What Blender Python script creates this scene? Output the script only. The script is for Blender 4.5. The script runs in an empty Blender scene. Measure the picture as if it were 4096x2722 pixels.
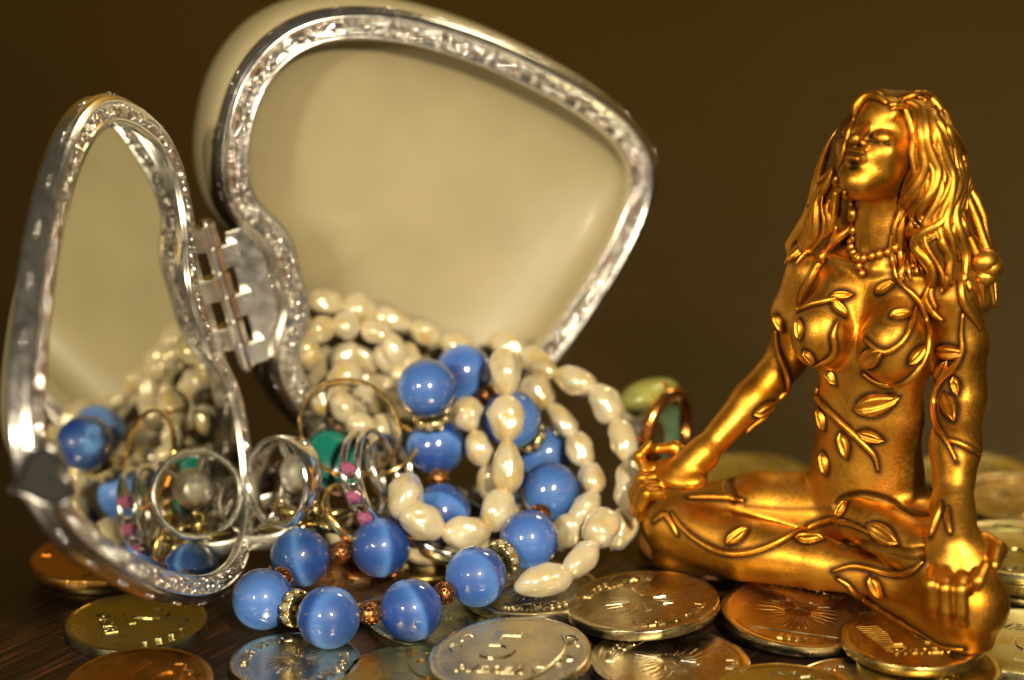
import bpy, bmesh, math, random
import numpy as np
from mathutils import Vector, Matrix, Quaternion, noise
from mathutils.bvhtree import BVHTree
from mathutils.kdtree import KDTree

# 1 Blender unit = 1 centimetre
sc = bpy.context.scene
sc.unit_settings.system = 'METRIC'
sc.unit_settings.scale_length = 0.01
col = sc.collection
R = math.radians
random.seed(7)
rng = np.random.default_rng(7)

# ------------------------------------------------------------------ camera
CAM = Vector((0.0, -30.0, 14.4)); PITCH = R(17.0); FPX = 8330.0
cd = bpy.data.cameras.new('camera'); cam = bpy.data.objects.new('camera', cd); col.objects.link(cam)
cam.location = CAM; cam.rotation_euler = (R(90) - PITCH, 0, 0)
cd.sensor_width = 36.0; cd.lens = FPX / 4096.0 * 36.0
cd.clip_start = 0.5; cd.clip_end = 400.0
cd.dof.use_dof = True; cd.dof.focus_distance = 33.1; cd.dof.aperture_fstop = 0.082
cd.dof.aperture_blades = 0
sc.camera = cam
# ------------------------------------------------------------------ light
sc.view_settings.view_transform = 'Standard'; sc.view_settings.look = 'None'
sc.view_settings.exposure = 0.0; sc.view_settings.gamma = 1.0
sc.cycles.use_denoising = True
sc.cycles.max_bounces = 10; sc.cycles.glossy_bounces = 6; sc.cycles.transmission_bounces = 8
sc.cycles.caustics_reflective = False; sc.cycles.caustics_refractive = False
sc.cycles.sample_clamp_indirect = 8.0
w = bpy.data.worlds.new('World'); sc.world = w; w.use_nodes = True
w.node_tree.nodes['Background'].inputs[0].default_value = (1.0, 0.86, 0.62, 1)
w.node_tree.nodes['Background'].inputs[1].default_value = 0.06

def lamp(name, loc, target, size, watts, color):
    l = bpy.data.lights.new(name, 'AREA'); l.shape = 'DISK'; l.size = size; l.energy = watts; l.color = color
    o = bpy.data.objects.new(name, l); col.objects.link(o); o.location = loc
    o.rotation_euler = (Vector(target) - Vector(loc)).to_track_quat('-Z', 'Y').to_euler()
    return o
lamp('key_lamp', (12.5, -43, 31), (1, 2, 2), 4.6, 52000, (1.0, 0.86, 0.63))
lamp('second_lamp', (-27.5, -40, 25), (0, 3, 2), 4.2, 21000, (1.0, 0.87, 0.68))
lamp('wall_fill', (38, 62, 70), (20, 86, 12), 20.0, 30000, (1.0, 0.84, 0.50))  # unseen lamp, added to brighten the wall behind the table

# ------------------------------------------------------------------ helpers
FW = Vector((0, math.cos(PITCH), -math.sin(PITCH))); RT = Vector((1, 0, 0)); UP = Vector((0, math.sin(PITCH), math.cos(PITCH)))
def ray(px, py): return FW + RT * ((px - 2048) / FPX) - UP * ((py - 1361) / FPX)
def on_z(px, py, z=0.0):
    d = ray(px, py); return CAM + d * ((z - CAM.z) / d.z)
def on_y(px, py, y):
    d = ray(px, py); return CAM + d * ((y - CAM.y) / d.y)

def tag(o, label=None, cat=None, group=None, kind=None):
    if label: o['label'] = label
    if cat: o['category'] = cat
    if group: o['group'] = group
    if kind: o['kind'] = kind
    return o
def empty(name, loc=(0, 0, 0)):
    o = bpy.data.objects.new(name, None); o.empty_display_size = 0.3; o.location = loc; col.objects.link(o); return o
def obj(name, me, mat=None, parent=None, smooth=True, mw=None):
    o = bpy.data.objects.new(name, me); col.objects.link(o)
    if mat is not None and not me.materials: me.materials.append(mat)
    if smooth and len(me.polygons): me.shade_smooth()
    if parent is not None:
        o.parent = parent
    if mw is not None: o.matrix_basis = mw
    return o
def mesh(name, v, f):
    m = bpy.data.meshes.new(name); m.from_pydata([tuple(x) for x in v], [], [tuple(x) for x in f]); m.update(); return m
def bm_mesh(name, bm):
    m = bpy.data.meshes.new(name); bm.to_mesh(m); bm.free(); return m
class MB:
    def __init__(s): s.v = []; s.f = []
    def add(s, v, f):
        n = len(s.v); s.v += [tuple(x) for x in v]; s.f += [tuple(i + n for i in q) for q in f]
    def tube(s, pts, rad, n=8, caps=True):
        pts = [Vector(p) for p in pts]
        m = len(pts); rs = rad if hasattr(rad, '__len__') else [rad] * m
        up = Vector((0.123, 0.2, 0.97)); v = []; prev = None
        for i, p in enumerate(pts):
            t = (pts[min(i + 1, m - 1)] - pts[max(i - 1, 0)])
            if t.length < 1e-9: t = Vector((0, 0, 1))
            t.normalize()
            if prev is None:
                a = t.orthogonal().normalized()
            else:
                a = (prev - t * prev.dot(t))
                a = a.normalized() if a.length > 1e-6 else t.orthogonal().normalized()
            prev = a; b = t.cross(a)
            for k in range(n):
                an = 2 * math.pi * k / n
                v.append(p + (a * math.cos(an) + b * math.sin(an)) * rs[i])
        f = []
        for i in range(m - 1):
            for k in range(n):
                f.append((i * n + k, i * n + (k + 1) % n, (i + 1) * n + (k + 1) % n, (i + 1) * n + k))
        if caps:
            f.append(tuple(reversed(range(n)))); f.append(tuple((m - 1) * n + k for k in range(n)))
        s.add(v, f)
    def ball(s, c, r, seg=10, rings=6, sc3=(1, 1, 1), rot=None):
        v = []; f = []
        c = Vector(c)
        for i in range(1, rings):
            th = math.pi * i / rings
            for k in range(seg):
                ph = 2 * math.pi * k / seg
                q = Vector((math.sin(th) * math.cos(ph) * r * sc3[0], math.sin(th) * math.sin(ph) * r * sc3[1], math.cos(th) * r * sc3[2]))
                if rot: q = rot @ q
                v.append(c + q)
        q0 = Vector((0, 0, r * sc3[2])); q1 = -q0
        if rot: q0 = rot @ q0; q1 = rot @ q1
        v.append(c + q0); v.append(c + q1); T = len(v) - 2; B = len(v) - 1
        for k in range(seg):
            f.append((T, k, (k + 1) % seg))
            for i in range(rings - 2):
                f.append((i * seg + k, (i + 1) * seg + k, (i + 1) * seg + (k + 1) % seg, i * seg + (k + 1) % seg))
            o_ = (rings - 2) * seg
            f.append((B, o_ + (k + 1) % seg, o_ + k))
        s.add(v, f)
    def build(s, name, mat, parent=None, smooth=True): return obj(name, mesh(name, s.v, s.f), mat, parent, smooth)
def catmull(P, n=8, closed=False):
    P = [np.array(p, float) for p in P]; N = len(P); out = []
    rngi = range(N) if closed else range(N - 1)
    for i in rngi:
        if closed: p0, p1, p2, p3 = P[i - 1], P[i], P[(i + 1) % N], P[(i + 2) % N]
        else:
            p1, p2 = P[i], P[i + 1]
            p0 = P[i - 1] if i > 0 else 2 * p1 - p2
            p3 = P[i + 2] if i + 2 < N else 2 * p2 - p1
        for k in range(n):
            t = k / n
            out.append(.5 * ((2 * p1) + (-p0 + p2) * t + (2 * p0 - 5 * p1 + 4 * p2 - p3) * t * t + (-p0 + 3 * p1 - 3 * p2 + p3) * t ** 3))
    if not closed: out.append(P[-1])
    return out
def lathe(prof, n=64):
    """profile [(r, z), ...] turned about z"""
    v = []; f = []
    for (r, z) in prof:
        for k in range(n):
            a = 2 * math.pi * k / n; v.append((r * math.cos(a), r * math.sin(a), z))
    for i in range(len(prof) - 1):
        for k in range(n):
            f.append((i * n + k, i * n + (k + 1) % n, (i + 1) * n + (k + 1) % n, (i + 1) * n + k))
    return v, f

# ------------------------------------------------------------------ materials
def mat(name, base=(.8, .8, .8), metal=0.0, rough=0.4, coat=0.0, coat_rough=0.05, ior=1.5, spec=0.5, sss=0.0, sss_col=None, trans=0.0,
        noise_mix=None, noise_scale=4.0, rough_var=0.0, rough_scale=20.0, bump=0.0, bump_scale=30.0, aniso=0.0):
    m = bpy.data.materials.new(name); m.use_nodes = True; nt = m.node_tree; b = nt.nodes['Principled BSDF']
    I = b.inputs
    I['Base Color'].default_value = (*base, 1); I['Metallic'].default_value = metal; I['Roughness'].default_value = rough
    I['Coat Weight'].default_value = coat; I['Coat Roughness'].default_value = coat_rough; I['IOR'].default_value = ior
    I['Specular IOR Level'].default_value = spec; I['Transmission Weight'].default_value = trans
    I['Anisotropic'].default_value = aniso
    if sss:
        I['Subsurface Weight'].default_value = sss; I['Subsurface Radius'].default_value = sss_col or (.2, .12, .06); I['Subsurface Scale'].default_value = 1.0
    tc = nt.nodes.new('ShaderNodeTexCoord')
    def nz(scale, detail=4):
        n = nt.nodes.new('ShaderNodeTexNoise'); n.inputs['Scale'].default_value = scale; n.inputs['Detail'].default_value = detail
        nt.links.new(tc.outputs['Object'], n.inputs['Vector']); return n
    if noise_mix:
        n = nz(noise_scale); r = nt.nodes.new('ShaderNodeValToRGB'); cr = r.color_ramp
        cr.elements[0].position = 0.35; cr.elements[1].position = 0.68
        cr.elements[0].color = (*base, 1); cr.elements[1].color = (*noise_mix, 1)
        nt.links.new(n.outputs['Fac'], r.inputs[0]); nt.links.new(r.outputs[0], I['Base Color'])
    if rough_var:
        n = nz(rough_scale, 6); mr = nt.nodes.new('ShaderNodeMapRange')
        mr.inputs[1].default_value = .3; mr.inputs[2].default_value = .7
        mr.inputs[3].default_value = max(0.02, rough - rough_var); mr.inputs[4].default_value = rough + rough_var
        nt.links.new(n.outputs['Fac'], mr.inputs[0]); nt.links.new(mr.outputs[0], I['Roughness'])
    if bump:
        n = nz(bump_scale, 5); bp = nt.nodes.new('ShaderNodeBump'); bp.inputs['Strength'].default_value = bump; bp.inputs['Distance'].default_value = 0.02
        nt.links.new(n.outputs['Fac'], bp.inputs['Height']); nt.links.new(bp.outputs[0], I['Normal'])
    return m
M = {}
M['chrome'] = mat('silver_plate', (.84, .81, .75), 1.0, .22, rough_var=.06, rough_scale=5, bump=.012, bump_scale=6)
M['ornament'] = mat('silver_relief', (.93, .89, .83), 1.0, .055, rough_var=.02, rough_scale=9)
M['chrome_dark'] = mat('tarnished_silver', (.50, .47, .43), 1.0, .26, rough_var=.1, rough_scale=14, bump=.06, bump_scale=25)
M['silver'] = mat('ring_silver', (.86, .83, .76), 1.0, .17, rough_var=.08, rough_scale=6, bump=.05, bump_scale=9)
M['oxsilver'] = mat('brushed_silver', (.72, .68, .58), 1.0, .38, rough_var=.1, bump=.25, bump_scale=28)
M['gold'] = mat('ring_gold', (.92, .60, .22), 1.0, .17, rough_var=.05)
M['rosegold'] = mat('ring_rose_gold', (.80, .36, .09), 1.0, .2, rough_var=.05)
M['cream'] = mat('cream_onyx', (.262, .220, .116), 0, .5, coat=.08, coat_rough=.2, sss=.1, sss_col=(.5, .35, .15), noise_mix=(.295, .25, .135), noise_scale=.7)
M['mirror'] = mat('mirror_glass', (.66, .66, .60), 1.0, .012)
M['black'] = mat('black_enamel', (.012, .011, .010), .0, .6, coat=.0, spec=.25, rough_var=.12, bump=.15, bump_scale=20)
M['black_rim'] = mat('blackened_silver', (.30, .29, .27), 1.0, .2)
M['copper'] = mat('aged_copper', (.42, .18, .06), 1.0, .33, noise_mix=(.20, .085, .03), noise_scale=9, rough_var=.12, bump=.4, bump_scale=16)
M['brass_setting'] = mat('setting_gilt', (.72, .58, .26), 1.0, .22, rough_var=.08)
M['crystal'] = mat('rhinestone', (.93, .88, .66), 0, .02, ior=1.62, trans=.75, spec=.9, coat=1.0)
M['thread'] = mat('yellow_thread', (.62, .45, .13), 0, .8)
M['teal'] = mat('teal_stone', (.004, .13, .095), 0, .2, coat=.5, sss=.1, noise_mix=(.006, .18, .13), noise_scale=1.5)
M['pink'] = mat('pink_crystal', (.40, .11, .20), 0, .06, ior=1.7, trans=.35, coat=1.0)
M['greenstone'] = mat('yellow_green_stone', (.30, .275, .05), 0, .35, coat=.3, noise_mix=(.20, .22, .06), noise_scale=1.2)
M['darkgreen'] = mat('green_stone_back', (.08, .15, .08), 0, .35, coat=.3, noise_mix=(.16, .22, .10), noise_scale=2)

def pearl_mat():
    m = mat('pearl_nacre', (.80, .71, .47), 0, .22, coat=1.0, coat_rough=.07, spec=.7, sss=.2, sss_col=(.12, .09, .05), bump=.14, bump_scale=4)
    nt = m.node_tree; b = nt.nodes['Principled BSDF']; tc = nt.nodes['Texture Coordinate']
    oi = nt.nodes.new('ShaderNodeObjectInfo'); ad = nt.nodes.new('ShaderNodeVectorMath'); ad.operation = 'ADD'
    cx = nt.nodes.new('ShaderNodeCombineXYZ')
    mm = nt.nodes.new('ShaderNodeMath'); mm.operation = 'MULTIPLY'; mm.inputs[1].default_value = 37.0
    nt.links.new(oi.outputs['Random'], mm.inputs[0]); nt.links.new(mm.outputs[0], cx.inputs[0])
    nt.links.new(tc.outputs['Object'], ad.inputs[0]); nt.links.new(cx.outputs[0], ad.inputs[1])
    n = nt.nodes.new('ShaderNodeTexNoise'); n.inputs['Scale'].default_value = 2.2; n.inputs['Detail'].default_value = 3
    nt.links.new(ad.outputs[0], n.inputs['Vector'])
    r = nt.nodes.new('ShaderNodeValToRGB'); e = r.color_ramp.elements
    e[0].position = .36; e[0].color = (.55, .48, .32, 1); e[1].position = .72; e[1].color = (.50, .34, .095, 1)
    k = r.color_ramp.elements.new(.55); k.color = (.52, .43, .235, 1)
    nt.links.new(n.outputs['Fac'], r.inputs[0]); nt.links.new(r.outputs[0], b.inputs['Base Color'])
    b.inputs['Sheen Weight'].default_value = .25; b.inputs['Sheen Tint'].default_value = (1, .85, .75, 1)
    b.inputs['Metallic'].default_value = .22
    return m
M['pearl'] = pearl_mat()

def cat_eye():
    """blue glass full of parallel fibres: an anisotropic reflection makes the moving band of light"""
    m = bpy.data.materials.new('blue_cat_eye_glass'); m.use_nodes = True; nt = m.node_tree; b = nt.nodes['Principled BSDF']
    I = b.inputs
    tc = nt.nodes.new('ShaderNodeTexCoord'); oi = nt.nodes.new('ShaderNodeObjectInfo')
    mix = nt.nodes.new('ShaderNodeValToRGB'); e = mix.color_ramp.elements
    e[0].color = (.0004, .028, .27, 1); e[1].color = (.005, .060, .28, 1)
    nt.links.new(oi.outputs['Random'], mix.inputs[0]); nt.links.new(mix.outputs[0], I['Base Color'])
    I['Roughness'].default_value = .45; I['Coat Weight'].default_value = 1.0; I['Coat Roughness'].default_value = .035
    I['Subsurface Weight'].default_value = .35; I['Subsurface Radius'].default_value = (.05, .1, .3)
    # fine fibre streaks
    mp = nt.nodes.new('ShaderNodeMapping'); mp.inputs['Scale'].default_value = (34, 34, 1.5)
    nt.links.new(tc.outputs['Object'], mp.inputs[0])
    n = nt.nodes.new('ShaderNodeTexNoise'); n.inputs['Scale'].default_value = 1.0; n.inputs['Detail'].default_value = 3
    nt.links.new(mp.outputs[0], n.inputs['Vector'])
    an = nt.nodes.new('ShaderNodeBsdfAnisotropic') if hasattr(bpy.types, 'ShaderNodeBsdfAnisotropic') else nt.nodes.new('ShaderNodeBsdfGlossy')
    an.distribution = 'BECKMANN'; an.inputs['Roughness'].default_value = .93; an.inputs['Anisotropy'].default_value = .62
    cr = nt.nodes.new('ShaderNodeValToRGB'); ce = cr.color_ramp.elements
    ce[0].position = .2; ce[0].color = (.15, .40, .92, 1); ce[1].position = .8; ce[1].color = (.27, .56, 1.0, 1)
    nt.links.new(n.outputs['Fac'], cr.inputs[0]); nt.links.new(cr.outputs[0], an.inputs['Color'])
    vt = nt.nodes.new('ShaderNodeVectorTransform'); vt.vector_type = 'VECTOR'; vt.convert_from = 'OBJECT'; vt.convert_to = 'WORLD'
    vt.inputs[0].default_value = (0, 0, 1)
    nt.links.new(vt.outputs[0], an.inputs['Tangent'])
    # light reflects off the fibres inside, so the effective normal leans along the fibre faster than the surface does
    ge = nt.nodes.new('ShaderNodeNewGeometry')
    def vm(op, a_, b_=None, sc_=None):
        q = nt.nodes.new('ShaderNodeVectorMath'); q.operation = op; nt.links.new(a_, q.inputs[0])
        if b_ is not None: nt.links.new(b_, q.inputs[1])
        if sc_ is not None:
            if isinstance(sc_, float): q.inputs['Scale'].default_value = sc_
            else: nt.links.new(sc_, q.inputs['Scale'])
        return q
    A = vm('NORMALIZE', vt.outputs[0]).outputs[0]; Nn = ge.outputs['Normal']
    na = vm('DOT_PRODUCT', Nn, A).outputs['Value']
    along = vm('SCALE', A, sc_=na).outputs[0]
    vy = nt.nodes.new('ShaderNodeVectorTransform'); vy.vector_type = 'VECTOR'; vy.convert_from = 'OBJECT'; vy.convert_to = 'WORLD'; vy.inputs[0].default_value = (0, 1, 0)
    eff = vm('NORMALIZE', vm('ADD', vm('NORMALIZE', vy.outputs[0]).outputs[0], vm('SCALE', along, sc_=3.0).outputs[0]).outputs[0]).outputs[0]
    nt.links.new(eff, an.inputs['Normal'])
    ms = nt.nodes.new('ShaderNodeMixShader'); ms.inputs[0].default_value = .30
    nt.links.new(b.outputs[0], ms.inputs[1]); nt.links.new(an.outputs[0], ms.inputs[2])
    gl = nt.nodes.new('ShaderNodeBsdfGlossy'); gl.inputs['Roughness'].default_value = .03
    fr = nt.nodes.new('ShaderNodeFresnel'); fr.inputs[0].default_value = 1.5
    ms2 = nt.nodes.new('ShaderNodeMixShader')
    nt.links.new(fr.outputs[0], ms2.inputs[0]); nt.links.new(ms.outputs[0], ms2.inputs[1]); nt.links.new(gl.outputs[0], ms2.inputs[2])
    nt.links.new(ms2.outputs[0], nt.nodes['Material Output'].inputs[0])
    return m
M['blue'] = cat_eye()

def coin_mat(name, base, rough, base2=None):
    m = mat(name, base, 1.0, rough, rough_var=.10, rough_scale=2.2, noise_mix=base2 or tuple(c * .8 for c in base), noise_scale=1.3, bump=.10, bump_scale=3.0)
    # fine circular-ish scratches
    nt = m.node_tree; b = nt.nodes['Principled BSDF']; tc = nt.nodes['Texture Coordinate']
    mp = nt.nodes.new('ShaderNodeMapping'); mp.inputs['Scale'].default_value = (3, 60, 3); mp.inputs['Rotation'].default_value = (0, 0, .6)
    nt.links.new(tc.outputs['Object'], mp.inputs[0])
    n = nt.nodes.new('ShaderNodeTexNoise'); n.inputs['Scale'].default_value = 1.5; n.inputs['Detail'].default_value = 6
    nt.links.new(mp.outputs[0], n.inputs['Vector'])
    old = [x for x in nt.nodes if x.bl_idname == 'ShaderNodeBump'][0]
    bp = nt.nodes.new('ShaderNodeBump'); bp.inputs['Strength'].default_value = .08; bp.inputs['Distance'].default_value = .01
    nt.links.new(n.outputs['Fac'], bp.inputs['Height']); nt.links.new(old.outputs[0], bp.inputs['Normal']); nt.links.new(bp.outputs[0], b.inputs['Normal'])
    return m
M['nickel'] = coin_mat('coin_nickel', (.60, .53, .38), .22)  # golden tone of reflected figurine and wall is tinted into all three nickels
M['nickel_warm'] = coin_mat('coin_warm_nickel', (.56, .45, .25), .26)
M['nickel_green'] = coin_mat('coin_tarnished_nickel', (.50, .46, .25), .28)
M['brass'] = coin_mat('coin_brass', (.64, .46, .15), .28)
M['brass_dark'] = coin_mat('coin_dark_brass', (.46, .33, .10), .3)
M['bronze'] = coin_mat('coin_bronze', (.60, .31, .07), .32)
M['copper_coin'] = coin_mat('coin_copper_edge', (.66, .36, .16), .3)

def wood(name, dark, mid, light, angle, rough, scale=1.0):
    m = bpy.data.materials.new(name); m.use_nodes = True; nt = m.node_tree; b = nt.nodes['Principled BSDF']
    tc = nt.nodes.new('ShaderNodeTexCoord'); mp = nt.nodes.new('ShaderNodeMapping')
    mp.inputs['Rotation'].default_value = (0, 0, angle)
    nt.links.new(tc.outputs['Object'], mp.inputs[0])
    st = nt.nodes.new('ShaderNodeMapping'); st.inputs['Scale'].default_value = (5.5 * scale, .22 * scale, 1); nt.links.new(mp.outputs[0], st.inputs[0])
    n = nt.nodes.new('ShaderNodeTexNoise'); n.inputs['Scale'].default_value = 1.6; n.inputs['Detail'].default_value = 8; n.inputs['Roughness'].default_value = .7
    nt.links.new(st.outputs[0], n.inputs['Vector'])
    st2 = nt.nodes.new('ShaderNodeMapping'); st2.inputs['Scale'].default_value = (22 * scale, .5 * scale, 1); nt.links.new(mp.outputs[0], st2.inputs[0])
    n2 = nt.nodes.new('ShaderNodeTexNoise'); n2.inputs['Scale'].default_value = 1.0; n2.inputs['Detail'].default_value = 5
    nt.links.new(st2.outputs[0], n2.inputs['Vector'])
    ad = nt.nodes.new('ShaderNodeMath'); ad.operation = 'MULTIPLY_ADD'; ad.inputs[1].default_value = .45
    nt.links.new(n2.outputs['Fac'], ad.inputs[0]); nt.links.new(n.outputs['Fac'], ad.inputs[2])
    r = nt.nodes.new('ShaderNodeValToRGB'); e = r.color_ramp.elements
    e[0].position = .64; e[0].color = (*dark, 1); e[1].position = .94; e[1].color = (*light, 1)
    k = r.color_ramp.elements.new(.79); k.color = (*mid, 1)
    nt.links.new(ad.outputs[0], r.inputs[0]); nt.links.new(r.outputs[0], b.inputs['Base Color'])
    b.inputs['Roughness'].default_value = rough; b.inputs['Specular IOR Level'].default_value = .4
    bp = nt.nodes.new('ShaderNodeBump'); bp.inputs['Strength'].default_value = .35; bp.inputs['Distance'].default_value = .03
    nt.links.new(ad.outputs[0], bp.inputs['Height']); nt.links.new(bp.outputs[0], b.inputs['Normal'])
    return m
M['table'] = wood('dark_stained_wood', (.005, .0025, .0012), (.016, .0065, .0028), (.075, .026, .008), R(36), .42)
M['wall'] = mat('olive_brown_wall', (.42, .258, .036), 0, 1.0, spec=.05, noise_mix=(.28, .165, .022), noise_scale=.03)

# ------------------------------------------------------------------ setting
t = bpy.data.meshes.new('table'); t.from_pydata([(-70, -26, 0), (70, -26, 0), (70, 84, 0), (-70, 84, 0), (-70, -26, -2), (70, -26, -2), (70, 84, -2), (-70, 84, -2)], [],
    [(0, 1, 2, 3), (4, 7, 6, 5), (0, 4, 5, 1), (1, 5, 6, 2), (2, 6, 7, 3), (3, 7, 4, 0)])
tag(obj('table_top', t, M['table'], smooth=False), 'dark stained wooden table top with reddish grain', None, None, 'structure')
wl = bpy.data.meshes.new('wall'); wl.from_pydata([(-160, 86, -6), (160, 86, -6), (160, 86, 110), (-160, 86, 110), (-160, 88, -6), (160, 88, -6), (160, 88, 110), (-160, 88, 110)], [],
    [(0, 1, 2, 3), (5, 4, 7, 6), (0, 4, 5, 1), (3, 2, 6, 7), (1, 5, 6, 2), (0, 3, 7, 4)])
tag(obj('backdrop_wall', wl, M['wall'], smooth=False), 'plain olive brown wall out of focus behind the table', None, None, 'structure')

# ------------------------------------------------------------------ heart trinket box
HALF = [(-0.026, 0.0), (-0.02, 0.044), (-0.023, 0.09), (-0.053, 0.14), (-0.082, 0.203), (-0.077, 0.285), (-0.045, 0.372), (0.0, 0.447), (0.056, 0.503), (0.122, 0.539), (0.2, 0.553), (0.289, 0.542), (0.388, 0.509), (0.495, 0.454), (0.609, 0.379), (0.723, 0.286), (0.826, 0.188), (0.899, 0.092), (0.928, 0.0)]
HLEN = 7.1156; HGAP = .18
HING = Vector((-4.9209, 4.4032, 4.7015))
_th, _ph = -0.2297, 0.0288
HA = Vector((math.sin(_th) * math.cos(_ph), math.sin(_th) * math.sin(_ph), math.cos(_th))).normalized()
_e1 = Vector((0, 1, 0)).cross(HA).normalized(); _e2 = HA.cross(_e1)
if _e1.x < 0: _e1 = -_e1; _e2 = -_e2
DL = _e1 * math.cos(4.5233) + _e2 * math.sin(4.5233)
DR = _e1 * math.cos(.3112) + _e2 * math.sin(.3112)
NL = HA.cross(DL); NL = NL if NL.x > 0 else -NL          # opening direction of the mirrored lid
NR = HA.cross(DR); NR = NR if NR.y < 0 else -NR          # opening direction of the dish
full = HALF + [(u, -v) for u, v in HALF[1:-1]][::-1]
NS = 360
def resample(P, n):
    P = np.array(P); Q = np.vstack([P, P[:1]]); L = np.concatenate([[0], np.cumsum(np.linalg.norm(np.diff(Q, axis=0), axis=1))])
    s = np.linspace(0, L[-1], n, endpoint=False)
    return np.stack([np.interp(s, L, Q[:, 0]), np.interp(s, L, Q[:, 1])], 1), L[-1]
OUT, PER = resample(np.array(catmull(full, 10, True)) * HLEN, NS)
for _ in range(12): OUT = .25 * np.roll(OUT, 1, 0) + .5 * OUT + .25 * np.roll(OUT, -1, 0)
T2 = np.roll(OUT, -1, 0) - np.roll(OUT, 1, 0); T2 /= np.linalg.norm(T2, axis=1)[:, None]
N2 = np.stack([T2[:, 1], -T2[:, 0]], 1)
_c = OUT.mean(0)
if ((OUT - _c) * N2).sum() < 0: N2 = -N2
def off(o, smooth=0):
    P = OUT + N2 * o
    for _ in range(smooth): P = .25 * np.roll(P, 1, 0) + .5 * P + .25 * np.roll(P, -1, 0)
    return P
def sweep_rings(rings, closed_caps=False, flip=False):
    """rings: list of (Nx2 outline, height); returns verts (u,v,h) and quads"""
    v = []; f = []
    for P, h in rings: v += [(p[0], p[1], h) for p in P]
    n = len(rings[0][0])
    for i in range(len(rings) - 1):
        for k in range(n):
            q = (i * n + k, i * n + (k + 1) % n, (i + 1) * n + (k + 1) % n, (i + 1) * n + k)
            f.append(q[::-1] if flip else q)
    return v, f
def half_matrix(D, N):
    """local (u, v, h) -> world: u along D, v along hinge axis, h along the opening direction"""
    o = HING + D * (HGAP * HLEN)
    return Matrix(((D.x, HA.x, N.x, o.x), (D.y, HA.y, N.y, o.y), (D.z, HA.z, N.z, o.z), (0, 0, 0, 1)))
box = empty('heart_trinket_box', HING)
tag(box, 'open heart-shaped trinket box with ornate silver rims, mirrored lid and cream dish', 'trinket box')
boxinv = box.matrix_basis.inverted()
PROF = [(-.31, -.42), (-.31, -.05), (-.295, -.01), (-.26, .01), (-.225, -.012), (-.21, -.03), (.10, -.03), (.125, .0), (.155, .022), (.19, .0), (.205, -.03), (.25, -.05),
        (.285, -.09), (.295, -.13), (.33, -.15), (.352, -.19), (.33, -.23), (.295, -.25), (.29, -.29), (.335, -.33), (.345, -.45), (.31, -.50)]
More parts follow.
